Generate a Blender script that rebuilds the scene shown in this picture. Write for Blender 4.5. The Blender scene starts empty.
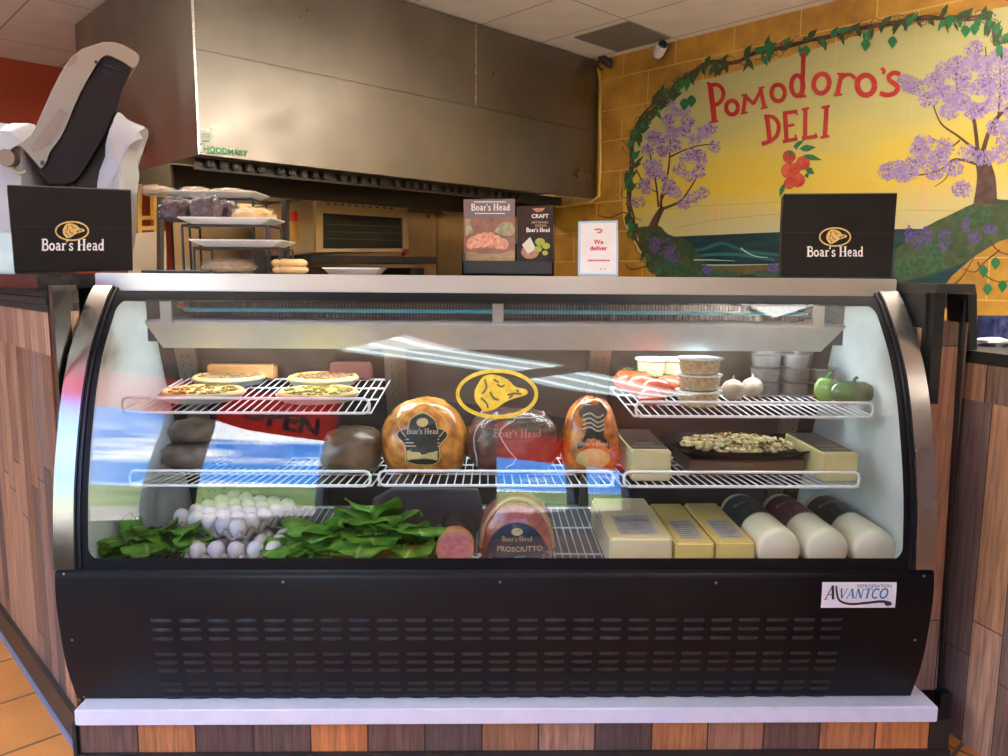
import bpy, bmesh, math, random
from math import *
from mathutils import Vector, Matrix, noise
random.seed(7)
S = bpy.context.scene
COL = S.collection
# ------------------------------------------------------------ camera model (also used to find places)
F = 770.; EYE = 1.32
P = radians(7.6); YW = radians(1.2); RL = radians(0.45)
def ray(px, py):
    u = (px-504)/F; v = (378-py)/F
    c, s = cos(RL), sin(RL)
    u, v = u*c-v*s, u*s+v*c
    y = cos(P)+v*sin(P); z = -sin(P)+v*cos(P); x = u
    c, s = cos(YW), sin(YW)
    return Vector((x*c+y*s, -x*s+y*c, z))
O = Vector((0, 0, EYE))
def at(px, py, Y):
    r = ray(px, py); return O+r*(Y/r.y)
def on_plane(px, py, p, n):
    r = ray(px, py); n = Vector(n); return O+r*((Vector(p)-O).dot(n)/r.dot(n))
KR = 1.25
CZ = 1.32+1.38*KR                      # ceiling height
CR = Vector((.711*KR, 5.177*KR, 0))    # hood / painted wall corner
DM = Vector((.676, -.737, 0)).normalized(); DH = Vector((-DM.y*-1, 0, 0))
DH = Vector((-.737, -.676, 0)).normalized()
NM = -DH                                # out of the room through the painted wall
def st(s, t, z): return CR+DM*s+DH*t+Vector((0, 0, z))

# ------------------------------------------------------------ materials
MATS = {}
def newmat(name):
    m = bpy.data.materials.new(name); m.use_nodes = True
    nt = m.node_tree; b = nt.nodes['Principled BSDF']
    return m, nt, b
def mat(name, col, rough=.5, metal=0., var=None, scale=20., bump=0., bscale=60., spec=None, stretch=None, coat=0., detail=4, emit=None, trans=None, sss=0.):
    if name in MATS: return MATS[name]
    m, nt, b = newmat(name); N = nt.nodes; L = nt.links
    b.inputs['Base Color'].default_value = (*col, 1); b.inputs['Roughness'].default_value = rough
    b.inputs['Metallic'].default_value = metal
    if spec is not None: b.inputs['Specular IOR Level'].default_value = spec
    if coat: b.inputs['Coat Weight'].default_value = coat; b.inputs['Coat Roughness'].default_value = .08
    if sss: b.inputs['Subsurface Weight'].default_value = sss; b.inputs['Subsurface Scale'].default_value = .01
    if emit: b.inputs['Emission Color'].default_value = (*emit[0], 1); b.inputs['Emission Strength'].default_value = emit[1]
    tc = N.new('ShaderNodeTexCoord'); mp = N.new('ShaderNodeMapping'); L.new(tc.outputs['Object'], mp.inputs[0])
    if stretch: mp.inputs['Scale'].default_value = stretch
    if var or True:
        n = N.new('ShaderNodeTexNoise'); n.inputs['Scale'].default_value = scale; n.inputs['Detail'].default_value = detail
        L.new(mp.outputs[0], n.inputs['Vector'])
        r = N.new('ShaderNodeValToRGB'); r.color_ramp.elements[0].position = .35; r.color_ramp.elements[1].position = .65
        r.color_ramp.elements[0].color = (*col, 1); v = var or tuple(c*.93 for c in col); r.color_ramp.elements[1].color = (*v, 1)
        L.new(n.outputs[0], r.inputs[0]); L.new(r.outputs[0], b.inputs['Base Color'])
    if bump:
        n2 = N.new('ShaderNodeTexNoise'); n2.inputs['Scale'].default_value = bscale; n2.inputs['Detail'].default_value = 3
        L.new(mp.outputs[0], n2.inputs['Vector']); bp = N.new('ShaderNodeBump'); bp.inputs['Strength'].default_value = bump; bp.inputs['Distance'].default_value = .004
        L.new(n2.outputs[0], bp.inputs['Height']); L.new(bp.outputs[0], b.inputs['Normal'])
    MATS[name] = m; return m
def film(name, tint=(.95, .95, .95), ior=1.5, rough=.02, milky=0., milk=(.8, .8, .8), bump=0.):
    """thin transparent sheet: clear plus Fresnel gloss, plus a little milkiness"""
    if name in MATS: return MATS[name]
    m, nt, b = newmat(name); N = nt.nodes; L = nt.links; N.remove(b)
    out = [n for n in N if n.type == 'OUTPUT_MATERIAL'][0]
    t = N.new('ShaderNodeBsdfTransparent'); t.inputs[0].default_value = (*tint, 1)
    g = N.new('ShaderNodeBsdfGlossy'); g.inputs['Roughness'].default_value = rough; g.inputs[0].default_value = (1, 1, 1, 1)
    geo = N.new('ShaderNodeNewGeometry'); mx = N.new('ShaderNodeMix'); mx.inputs[2].default_value = ior; mx.inputs[3].default_value = 1/ior
    L.new(geo.outputs['Backfacing'], mx.inputs[0]); fr = N.new('ShaderNodeFresnel'); L.new(mx.outputs[0], fr.inputs[0])
    if bump:
        tc = N.new('ShaderNodeTexCoord'); n2 = N.new('ShaderNodeTexNoise'); n2.inputs['Scale'].default_value = 45; L.new(tc.outputs['Object'], n2.inputs['Vector'])
        bp = N.new('ShaderNodeBump'); bp.inputs['Strength'].default_value = bump; bp.inputs['Distance'].default_value = .01
        L.new(n2.outputs[0], bp.inputs['Height']); L.new(bp.outputs[0], g.inputs['Normal'])
    base = t.outputs[0]
    if milky:
        d = N.new('ShaderNodeBsdfDiffuse'); d.inputs[0].default_value = (*milk, 1)
        m1 = N.new('ShaderNodeMixShader'); m1.inputs[0].default_value = milky; L.new(t.outputs[0], m1.inputs[1]); L.new(d.outputs[0], m1.inputs[2]); base = m1.outputs[0]
    m2 = N.new('ShaderNodeMixShader'); L.new(fr.outputs[0], m2.inputs[0]); L.new(base, m2.inputs[1]); L.new(g.outputs[0], m2.inputs[2])
    L.new(m2.outputs[0], out.inputs[0]); MATS[name] = m; return m
def ramp(N, stops, interp='LINEAR'):
    r = N.new('ShaderNodeValToRGB'); e = r.color_ramp.elements; r.color_ramp.interpolation = interp
    e[0].position = stops[0][0]; e[0].color = (*stops[0][1], 1); e[1].position = stops[-1][0]; e[1].color = (*stops[-1][1], 1)
    for p, c in stops[1:-1]:
        q = e.new(p); q.color = (*c, 1)
    return r
def wood_planks(name, pw=.105, pl=.95, cols=None, tint=1.):
    if name in MATS: return MATS[name]
    m, nt, b = newmat(name); N = nt.nodes; L = nt.links
    uv = N.new('ShaderNodeUVMap'); sp = N.new('ShaderNodeSeparateXYZ'); L.new(uv.outputs[0], sp.inputs[0])
    def M(op, a, b_=None, c=None):
        n = N.new('ShaderNodeMath'); n.operation = op
        for i, v in enumerate((a, b_, c)):
            if v is None: continue
            if isinstance(v, (int, float)): n.inputs[i].default_value = v
            else: L.new(v, n.inputs[i])
        return n.outputs[0]
    u = M('DIVIDE', sp.outputs[0], pw); iu = M('FLOOR', u); fu = M('SUBTRACT', u, iu)
    wn = N.new('ShaderNodeTexWhiteNoise'); wn.noise_dimensions = '1D'; L.new(iu, wn.inputs['W'])
    v = M('ADD', M('DIVIDE', sp.outputs[1], pl), wn.outputs['Value']); iv = M('FLOOR', v); fv = M('SUBTRACT', v, iv)
    w2 = N.new('ShaderNodeTexWhiteNoise'); w2.noise_dimensions = '2D'; cb = N.new('ShaderNodeCombineXYZ'); L.new(iu, cb.inputs[0]); L.new(iv, cb.inputs[1]); L.new(cb.outputs[0], w2.inputs['Vector'])
    cols = cols or [(.20, .105, .062), (.10, .068, .055), (.27, .155, .095), (.155, .082, .05), (.085, .06, .052), (.30, .17, .10), (.22, .10, .045), (.16, .105, .08)]
    r = ramp(N, [(i/len(cols), tuple(x*tint for x in c)) for i, c in enumerate(cols)], 'CONSTANT'); L.new(w2.outputs['Value'], r.inputs[0])
    # grain
    c3 = N.new('ShaderNodeCombineXYZ'); L.new(M('MULTIPLY', sp.outputs[0], 60.), c3.inputs[0]); L.new(M('MULTIPLY', sp.outputs[1], 3.5), c3.inputs[1]); L.new(M('MULTIPLY', w2.outputs['Value'], 40.), c3.inputs[2])
    g = N.new('ShaderNodeTexNoise'); g.inputs['Scale'].default_value = 1.6; g.inputs['Detail'].default_value = 6; g.inputs['Distortion'].default_value = .6; L.new(c3.outputs[0], g.inputs['Vector'])
    gr = ramp(N, [(.3, (.9, .88, .86)), (.55, (1.6, 1.55, 1.5)), (.75, (2.1, 2.0, 1.95))]); L.new(g.outputs[0], gr.inputs[0])
    mu = N.new('ShaderNodeMixRGB'); mu.blend_type = 'MULTIPLY'; mu.inputs[0].default_value = 1; L.new(r.outputs[0], mu.inputs[1]); L.new(gr.outputs[0], mu.inputs[2])
    # gaps
    e1 = M('LESS_THAN', fu, .03); e2 = M('LESS_THAN', fv, .004); e = M('MAXIMUM', e1, e2)
    mg = N.new('ShaderNodeMixRGB'); L.new(e, mg.inputs[0]); L.new(mu.outputs[0], mg.inputs[1]); mg.inputs[2].default_value = (.03, .02, .015, 1)
    L.new(mg.outputs[0], b.inputs['Base Color']); b.inputs['Roughness'].default_value = .5
    bp = N.new('ShaderNodeBump'); bp.inputs['Strength'].default_value = .25; bp.inputs['Distance'].default_value = .002; L.new(g.outputs[0], bp.inputs['Height']); L.new(bp.outputs[0], b.inputs['Normal'])
    MATS[name] = m; return m
def steel(name, col, rough=.28, sx=(1, 1, 60), var=.08):
    if name in MATS: return MATS[name]
    m, nt, b = newmat(name); N = nt.nodes; L = nt.links
    b.inputs['Metallic'].default_value = 1; tc = N.new('ShaderNodeTexCoord'); mp = N.new('ShaderNodeMapping'); mp.inputs['Scale'].default_value = sx
    L.new(tc.outputs['Object'], mp.inputs[0]); n = N.new('ShaderNodeTexNoise'); n.inputs['Scale'].default_value = 3; n.inputs['Detail'].default_value = 5; L.new(mp.outputs[0], n.inputs['Vector'])
    n3 = N.new('ShaderNodeTexNoise'); n3.inputs['Scale'].default_value = 2.2; n3.inputs['Detail'].default_value = 3; L.new(tc.outputs['Object'], n3.inputs['Vector'])
    r = ramp(N, [(.3, tuple(c*(1-var) for c in col)), (.7, tuple(min(1, c*(1+var)) for c in col))]); L.new(n3.outputs[0], r.inputs[0]); L.new(r.outputs[0], b.inputs['Base Color'])
    mr = N.new('ShaderNodeMapRange'); mr.inputs[1].default_value = .3; mr.inputs[2].default_value = .7; mr.inputs[3].default_value = rough*.8; mr.inputs[4].default_value = rough*1.25
    L.new(n.outputs[0], mr.inputs[0]); L.new(mr.outputs[0], b.inputs['Roughness'])
    bp = N.new('ShaderNodeBump'); bp.inputs['Strength'].default_value = .05; bp.inputs['Distance'].default_value = .01; L.new(n3.outputs[0], bp.inputs['Height']); L.new(bp.outputs[0], b.inputs['Normal'])
    MATS[name] = m; return m

# ------------------------------------------------------------ mesh builder
class MB:
    def __init__(s): s.v = []; s.f = []; s.uv = []
    def add(s, vs, fs, uvs=None):
        o = len(s.v); s.v += [Vector(v) for v in vs]
        for k, f in enumerate(fs):
            s.f.append(tuple(i+o for i in f)); s.uv.append([uvs[i] for i in f] if uvs else None)
    def box(s, a, b, M=None, bev=0.):
        x0, y0, z0 = a; x1, y1, z1 = b
        if bev:
            bm = bmesh.new(); bmesh.ops.create_cube(bm, size=1)
            for v in bm.verts: v.co = Vector(((x0+x1)/2+v.co.x*(x1-x0), (y0+y1)/2+v.co.y*(y1-y0), (z0+z1)/2+v.co.z*(z1-z0)))
            bmesh.ops.bevel(bm, geom=bm.edges[:], offset=bev, segments=2, affect='EDGES')
            vs = [v.co.copy() for v in bm.verts]; bm.verts.index_update(); fs = [[v.index for v in f.verts] for f in bm.faces]; bm.free()
        else:
            vs = [Vector(p) for p in ((x0, y0, z0), (x1, y0, z0), (x1, y1, z0), (x0, y1, z0), (x0, y0, z1), (x1, y0, z1), (x1, y1, z1), (x0, y1, z1))]
            fs = [(0, 3, 2, 1), (4, 5, 6, 7), (0, 1, 5, 4), (1, 2, 6, 5), (2, 3, 7, 6), (3, 0, 4, 7)]
        if M: vs = [M @ v for v in vs]
        s.add(vs, fs); return s
    def obox(s, p0, p1, thick, z0, z1):
        """wall piece from p0 to p1 in plan, extruded by vector thick, with metre UVs"""
        p0 = Vector((p0[0], p0[1], 0)); p1 = Vector((p1[0], p1[1], 0)); t = Vector((thick[0], thick[1], 0)); l = (p1-p0).length; w = t.length
        Z = Vector((0, 0, 1)); c = [p0, p1, p1+t, p0+t]; ls = [(0, l), (0, w), (l, 0), (w, 0)]
        for i in range(4):
            a, b = c[i], c[(i+1) % 4]; u0, u1 = ls[i]
            s.add([a+Z*z0, b+Z*z0, b+Z*z1, a+Z*z1], [(0, 1, 2, 3)], [(u0, z0), (u1, z0), (u1, z1), (u0, z1)])
        s.add([p+Z*z1 for p in c], [(0, 1, 2, 3)], [(0, 0), (l, 0), (l, w), (0, w)])
        s.add([p+Z*z0 for p in c], [(3, 2, 1, 0)], [(0, 0), (l, 0), (l, w), (0, w)]); return s
    def prism(s, pts, d):
        """closed outline extruded by vector d"""
        pts = [Vector(p) for p in pts]; d = Vector(d); n = len(pts)
        s.add(pts+[p+d for p in pts], [tuple(range(n)), tuple(range(2*n-1, n-1, -1))]+[(i, i+n, (i+1) % n+n, (i+1) % n) for i in range(n)]); return s
    def tube(s, pts, r, n=8, closed=False):
        pts = [Vector(p) for p in pts]; m = len(pts); rs = r if isinstance(r, (list, tuple)) else [r]*m
        vs = []; prev = None
        for i, p in enumerate(pts):
            a = pts[i-1] if (i > 0 or closed) else p; b = pts[(i+1) % m] if (i < m-1 or closed) else p
            d = (b-a).normalized() if (b-a).length > 1e-9 else Vector((0, 0, 1))
            if prev is None: x = d.orthogonal().normalized()
            else:
                x = prev-d*prev.dot(d); x = x.normalized() if x.length > 1e-6 else d.orthogonal().normalized()
            prev = x; y = d.cross(x)
            vs += [p+(x*cos(2*pi*k/n)+y*sin(2*pi*k/n))*rs[i] for k in range(n)]
        fs = [(i*n+k, i*n+(k+1) % n, ((i+1) % m)*n+(k+1) % n, ((i+1) % m)*n+k) for i in range(m if closed else m-1) for k in range(n)]
        if not closed: fs += [tuple(range(n-1, -1, -1)), tuple((m-1)*n+k for k in range(n))]
        s.add(vs, fs); return s
    def lathe(s, prof, c=(0, 0, 0), n=24, M=None):
        vs = []; m = len(prof); c = Vector(c)
        for r, z in prof: vs += [Vector((r*cos(2*pi*k/n), r*sin(2*pi*k/n), z)) for k in range(n)]
        if M: vs = [M @ v for v in vs]
        vs = [v+c for v in vs]
        fs = [(i*n+k, i*n+(k+1) % n, (i+1)*n+(k+1) % n, (i+1)*n+k) for i in range(m-1) for k in range(n)]
        fs += [tuple(range(n-1, -1, -1)), tuple((m-1)*n+k for k in range(n))]
        s.add(vs, fs); return s
    def grid(s, f, nu, nv, closed_u=False):
        vs = []; uv = []
        for j in range(nv+1):
            for i in range(nu+1): vs.append(Vector(f(i/nu, j/nv))); uv.append((i/nu, j/nv))
        s.add(vs, [(j*(nu+1)+i, j*(nu+1)+i+1, (j+1)*(nu+1)+i+1, (j+1)*(nu+1)+i) for j in range(nv) for i in range(nu)], uv); return s
def obj(name, mb, m, parent=None, smooth=None, bevel=0, local=False, solid=0):
    me = bpy.data.meshes.new(name)
    off = Vector((0, 0, 0))
    if parent and not local:
        q = parent
        while q: off += q.location; q = q.parent
    me.from_pydata([v-off for v in mb.v], [], mb.f)
    if any(u for u in mb.uv):
        ul = me.uv_layers.new(name='UVMap')
        for p, u in zip(me.polygons, mb.uv):
            if u:
                for k, li in enumerate(p.loop_indices): ul.data[li].uv = u[k]
    me.materials.append(m); o = bpy.data.objects.new(name, me); COL.objects.link(o)
    if parent: o.parent = parent
    if solid:
        md = o.modifiers.new('s', 'SOLIDIFY'); md.thickness = solid; md.offset = -1
    if bevel:
        md = o.modifiers.new('b', 'BEVEL'); md.width = bevel; md.segments = 2; md.limit_method = 'ANGLE'
    if smooth is not None:
        me.polygons.foreach_set('use_smooth', [True]*len(me.polygons))
        if smooth < 180: me.set_sharp_from_angle(angle=radians(smooth))
    return o
def thing(name, label, cat, loc, group=None):
    o = bpy.data.objects.new(name, None); COL.objects.link(o); o.location = loc; o.empty_display_size = .05
    return tag(o, label, cat, group)
def tag(o, label, cat, group=None, kind=None):
    o['label'] = label; o['category'] = cat
    if group: o['group'] = group
    if kind: o['kind'] = kind
    return o
def struct(o): o['kind'] = 'structure'; return o
def dup(r, loc, rz=0, label=None, group=None):
    c = r.copy(); COL.objects.link(c); c.location = loc; c.rotation_euler = (0, 0, rz)
    if label: c['label'] = label
    if group: c['group'] = group
    for ch in list(r.children):
        d = ch.copy(); COL.objects.link(d); d.parent = c
        for g in list(ch.children):
            e = g.copy(); COL.objects.link(e); e.parent = d
    return c
def recenter(o):
    """put the origin of a one-mesh thing at its base centre"""
    me = o.data; xs = [v.co for v in me.vertices]
    c = Vector((sum(min(v[i] for v in xs)+max(v[i] for v in xs) for i in (0,))/2, (min(v.y for v in xs)+max(v.y for v in xs))/2, min(v.z for v in xs)))
    for v in me.vertices: v.co -= c
    o.location = c; return o

# ------------------------------------------------------------ flat drawing (paint, print): strokes and fills in 2D mapped on a surface
def ribbon(mb, pts, w, mapf, off, taper=None):
    n = len(pts)
    if n < 2: return
    L = []
    for i in range(n):
        a = pts[max(i-1, 0)]; b = pts[min(i+1, n-1)]; dx, dy = b[0]-a[0], b[1]-a[1]; l = hypot(dx, dy) or 1e-9
        ww = w*(1 if not taper else (taper[0]+(taper[1]-taper[0])*i/(n-1)))/2
        nx, ny = -dy/l*ww, dx/l*ww
        L.append(((pts[i][0]+nx, pts[i][1]+ny), (pts[i][0]-nx, pts[i][1]-ny)))
    vs = [mapf(*q, off) for pr in L for q in pr]
    mb.add(vs, [(2*i, 2*i+1, 2*i+3, 2*i+2) for i in range(n-1)])
def fill(mb, pts, mapf, off): mb.add([mapf(*p, off) for p in pts], [tuple(range(len(pts)))])
def ell(cx, cy, rx, ry, n=24, a0=0, a1=2*pi, tilt=0):
    return [(cx+rx*cos(a0+(a1-a0)*k/n)*cos(tilt)-ry*sin(a0+(a1-a0)*k/n)*sin(tilt), cy+rx*cos(a0+(a1-a0)*k/n)*sin(tilt)+ry*sin(a0+(a1-a0)*k/n)*cos(tilt)) for k in range(n+1)]
def smooth_pts(p, k=4):
    out = []
    for i in range(len(p)-1):
        a = p[max(i-1, 0)]; b = p[i]; c = p[i+1]; d = p[min(i+2, len(p)-1)]
        for j in range(k):
            t = j/k
            out.append(tuple(.5*(2*b[q]+(c[q]-a[q])*t+(2*a[q]-5*b[q]+4*c[q]-d[q])*t*t+(3*b[q]-a[q]-3*c[q]+d[q])*t**3) for q in range(2)))
    out.append(p[-1]); return out
# a small serif alphabet: glyph -> (advance, [(width, points, curved)])
def arc(cx, cy, rx, ry, a, b, n=10): return ell(cx, cy, rx, ry, n, radians(a), radians(b))
G = {
 'B': (.78, [(.17, [(.2, 0), (.2, 1)]), (.05, [(.02, .025), (.4, .025)]), (.05, [(.02, .975), (.4, .975)]), (.12, [(.2, .97)]+arc(.42, .76, .2, .21, 90, -90)+[(.2, .55)]), (.13, [(.2, .54)]+arc(.44, .28, .24, .26, 90, -90)+[(.2, .03)])]),
 'o': (.62, [(.13, arc(.3, .32, .22, .27, 0, 360, 20))]),
 'a': (.6, [(.13, [(.12, .52), (.2, .6), (.34, .6), (.42, .48), (.42, .08), (.55, .03)]), (.11, [(.42, .38), (.2, .34), (.1, .2), (.16, .06), (.3, .05), (.42, .16)])]),
 'r': (.48, [(.14, [(.17, 0), (.17, .62)]), (.05, [(.02, .025), (.34, .025)]), (.05, [(.04, .6), (.17, .6)]), (.11, [(.2, .42), (.28, .56), (.4, .6), (.45, .52)])]),
 "'": (.24, [(.12, [(.12, 1), (.12, .88), (.07, .74)])]),
 's': (.5, [(.12, [(.4, .5), (.34, .6), (.2, .6), (.1, .48), (.2, .36), (.34, .28), (.42, .16), (.32, .03), (.16, .04), (.07, .16)])]),
 ' ': (.34, []),
 'H': (.92, [(.17, [(.2, 0), (.2, 1)]), (.17, [(.7, 0), (.7, 1)]), (.06, [(.2, .5), (.7, .5)]), (.05, [(.03, .025), (.37, .025)]), (.05, [(.53, .025), (.87, .025)]), (.05, [(.03, .975), (.37, .975)]), (.05, [(.53, .975), (.87, .975)])]),
 'e': (.56, [(.12, [(.1, .36), (.44, .36)]+arc(.28, .36, .17, .25, 0, 180)[1:]+[(.1, .26), (.16, .1), (.3, .03), (.45, .12)])]),
 'd': (.64, [(.13, arc(.28, .31, .19, .26, 0, 360, 18)), (.14, [(.46, 0), (.46, 1)]), (.05, [(.36, .975), (.5, .975)]), (.05, [(.44, .025), (.6, .025)])]),
 'A': (.8, [(.16, [(.72, 0), (.4, 1)]), (.06, [(.4, 1), (.1, 0)]), (.05, [(.2, .34), (.6, .34)]), (.05, [(.0, .025), (.24, .025)])]),
 'V': (.78, [(.15, [(.12, 1), (.4, 0)]), (.06, [(.4, 0), (.7, 1)]), (.05, [(.0, .975), (.28, .975)]), (.05, [(.56, .975), (.8, .975)])]),
 'N': (.85, [(.07, [(.16, 0), (.16, 1)]), (.16, [(.16, 1), (.68, 0)]), (.07, [(.68, 0), (.68, 1)]), (.05, [(.03, .025), (.3, .025)]), (.05, [(.55, .975), (.82, .975)])]),
 'T': (.74, [(.16, [(.37, 0), (.37, 1)]), (.07, [(.04, .965), (.7, .965)]), (.05, [(.05, 1), (.03, .8)]), (.05, [(.69, 1), (.71, .8)]), (.05, [(.22, .025), (.52, .025)])]),
 'C': (.78, [(.14, arc(.42, .5, .32, .47, 50, 310, 18)), (.05, [(.64, .98), (.64, .72)])]),
 'O': (.84, [(.15, arc(.42, .5, .34, .47, 0, 360, 24))]),
}
def write(mb, txt, mapf, x, y, h, off, shear=0, center=True, bold=1., wid=1.):
    tot = sum(G[c][0] for c in txt)*h*wid
    if center: x -= tot/2
    for c in txt:
        adv, st_ = G[c]
        for k, (w, pts) in enumerate(st_):
            q = [(x+(p[0]*wid+shear*p[1])*h, y+p[1]*h) for p in pts]
            ribbon(mb, q, w*h*bold, mapf, off+k*.00004)
        x += adv*h*wid
HEAD = [(-.63, .19), (-.4, .82), (-.08, .93), (.3, .7), (.52, .35), (.82, .22), (.84, -.02), (.52, -.2), (.25, -.38), (-.08, -.75), (-.36, -.84), (-.5, -.6), (-.63, -.25)]
def emblem(parent, mapf, cx, cy, rx, ry, off, gold, dark, fill_bg=True, name='emblem'):
    """oval badge with a tusked hog head"""
    if fill_bg:
        mb = MB(); fill(mb, ell(cx, cy, rx, ry, 32)[:-1], mapf, off); obj(name+'_ground', mb, dark, parent)
    mb = MB(); ribbon(mb, ell(cx, cy, rx*.96, ry*.96, 40), rx*.09, mapf, off+.0004)
    fill(mb, smooth_pts([(cx+x*rx*.86, cy+y*ry*.86) for x, y in HEAD]+[(cx+HEAD[0][0]*rx*.86, cy+HEAD[0][1]*ry*.86)], 3)[:-1], mapf, off+.0004)
    obj(name, mb, gold, parent)
    mb = MB()
    for pts in ([(.0, .45), (.12, .35), (.22, .42)], [(-.35, .7), (-.3, .3), (-.42, 0)], [(.3, -.05), (.5, .02), (.7, .0)], [(-.2, .1), (-.1, -.2), (.05, -.3)], [(-.45, -.2), (-.3, -.45), (-.25, -.7)], [(.55, .2), (.62, .1)], [(-.1, .7), (.05, .55)], [(.35, -.22), (.42, -.08), (.46, .06)]):
        ribbon(mb, smooth_pts([(cx+x*rx*.86, cy+y*ry*.86) for x, y in pts], 3), rx*.045, mapf, off+.0008)
    obj(name+'_lines', mb, dark, parent)
def text_obj(name, body, size, m, parent, mapf, off=0., align='CENTER', bold=0.):
    """built-in font text, flattened to a mesh and mapped on a surface"""
    cu = bpy.data.curves.new(name, 'FONT'); cu.body = body; cu.size = size; cu.align_x = align; cu.offset = bold; cu.resolution_u = 3
    t = bpy.data.objects.new('t', cu); COL.objects.link(t); dg = bpy.context.evaluated_depsgraph_get(); dg.update()
    me = bpy.data.meshes.new_from_object(t.evaluated_get(dg)); bpy.data.objects.remove(t)
    mb = MB(); mb.add([mapf(v.co.x, v.co.y, off) for v in me.vertices], [tuple(p.vertices) for p in me.polygons]); bpy.data.meshes.remove(me)
    return obj(name, mb, m, parent)
def flatmap(o, ux, uy, n):
    o = Vector(o); ux = Vector(ux); uy = Vector(uy); n = Vector(n)
    return lambda x, y, off: o+ux*x+uy*y+n*off

# shared materials
white_metal = mat('white_metal', (.78, .82, .82), .35)
wire_white = mat('wire_white', (.8, .84, .86), .3)
black = mat('black_plastic', (.012, .012, .014), .35)
gold = mat('gold_print', (.62, .42, .12), .4, var=(.75, .55, .2), scale=80)
cardb = mat('black_card', (.010, .0072, .0068), .6, var=(.014, .010, .009), scale=6, spec=.22)
white_ink = mat('white_ink', (.85, .84, .82), .5)
dark_ink = mat('dark_ink', (.02, .018, .015), .5)
ss = steel('stainless', (.72, .70, .66), .26, (60, 1, 1))
ssv = steel('stainless_frame', (.34, .325, .31), .24, (1, 1, 1))
hoodm = steel('hood_steel', (.25, .225, .19), .34, (1, 1, 1), .12)
wrap = film('plastic_wrap', (.97, .97, .97), 1.35, .10, .012, (.8, .8, .85), bump=.6)
# ============================================================ ROOM
S0, S1, T1 = -3.4, 8.4, None
WN = -1.25                                # window wall: points with n.p = WN, n = NM direction
nW = NM
TW = (CR.dot(NM)-WN)                      # t of window wall
Z = Vector((0, 0, 1))
def room_quad(name, pts, m, uvs): 
    mb = MB(); mb.add(pts, [(0, 1, 2, 3)], uvs); return struct(obj(name, mb, m))
# floor: square terracotta tiles
def tile_mat(name, cols, grout, size, gw, rough=.35, var=.3):
    m, nt, b = newmat(name); N = nt.nodes; L = nt.links
    uv = N.new('ShaderNodeUVMap'); br = N.new('ShaderNodeTexBrick'); br.offset = 0; br.inputs['Scale'].default_value = 1
    br.inputs['Brick Width'].default_value = size[0]; br.inputs['Row Height'].default_value = size[1]; br.inputs['Mortar Size'].default_value = gw
    br.inputs['Color1'].default_value = (*cols[0], 1); br.inputs['Color2'].default_value = (*cols[1], 1); br.inputs['Mortar'].default_value = (*grout, 1)
    L.new(uv.outputs[0], br.inputs[0]); n = N.new('ShaderNodeTexNoise'); n.inputs['Scale'].default_value = 5; n.inputs['Detail'].default_value = 6; L.new(uv.outputs[0], n.inputs[0])
    r = ramp(N, [(.3, (1-var,)*3), (.7, (1+var*.4,)*3)]); L.new(n.outputs[0], r.inputs[0])
    mu = N.new('ShaderNodeMixRGB'); mu.blend_type = 'MULTIPLY'; mu.inputs[0].default_value = 1; L.new(br.outputs[0], mu.inputs[1]); L.new(r.outputs[0], mu.inputs[2])
    L.new(mu.outputs[0], b.inputs['Base Color']); b.inputs['Roughness'].default_value = rough; return m, nt, b
floor_m, _, _ = tile_mat('floor_tile', [(.66, .29, .07), (.56, .21, .05)], (.16, .09, .05), (.3, .3), .006, .4, .25)
def stuv(s, t): return (s, t)
room_quad('floor', [st(S0, 0, 0), st(S1, 0, 0), st(S1, TW+.3, 0), st(S0, TW+.3, 0)], floor_m, [(S0, 0), (S1, 0), (S1, TW+.3), (S0, TW+.3)])
mb = MB(); mb.prism([Vector((1.2, 2.92, .002)), st(S1-5.2, .02, .002), st(S0+.02, .02, .002), st(S0+.02, 6.6, .002), Vector((-2.15, 4.2, .002)), Vector((-1.1, 2.92, .002))], (0, 0, .006)); struct(obj('floor_kitchen_bounce', mb, mat('kitchen_bounce_grey', (.55, .54, .52), .5)))  # unseen pale slab added over the floor to bounce light onto the ceiling
# ceiling: lay-in panels 2x4, T-bar lines
sp = .475*KR
ceil_m, nt, b = tile_mat('ceiling_tile', [(.82, .78, .72), (.79, .75, .69)], (.42, .37, .31), (sp*2, sp), .007, .8, .08)
s_off = .6*KR; t_off = .065*KR
def cuv(s, t): return (s-s_off+40*sp, t-t_off+20*sp)
room_quad('ceiling', [st(S0, 0, CZ), st(S0, TW+.3, CZ), st(S1, TW+.3, CZ), st(S1, 0, CZ)], ceil_m, [cuv(S0, 0), cuv(S0, TW+.3), cuv(S1, TW+.3), cuv(S1, 0)])
mb = MB(); mb.prism([st(.21*KR, .09*KR, CZ-.004), st(.6*KR, .09*KR, CZ-.004), st(.6*KR, .49*KR, CZ-.004), st(.21*KR, .49*KR, CZ-.004)], Vector((0, 0, -.008)))
tag(obj('ceiling_panel', mb, mat('grey_panel', (.20, .185, .165), .7)), 'dark grey square ceiling panel beside the painted wall', 'ceiling panel')
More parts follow.
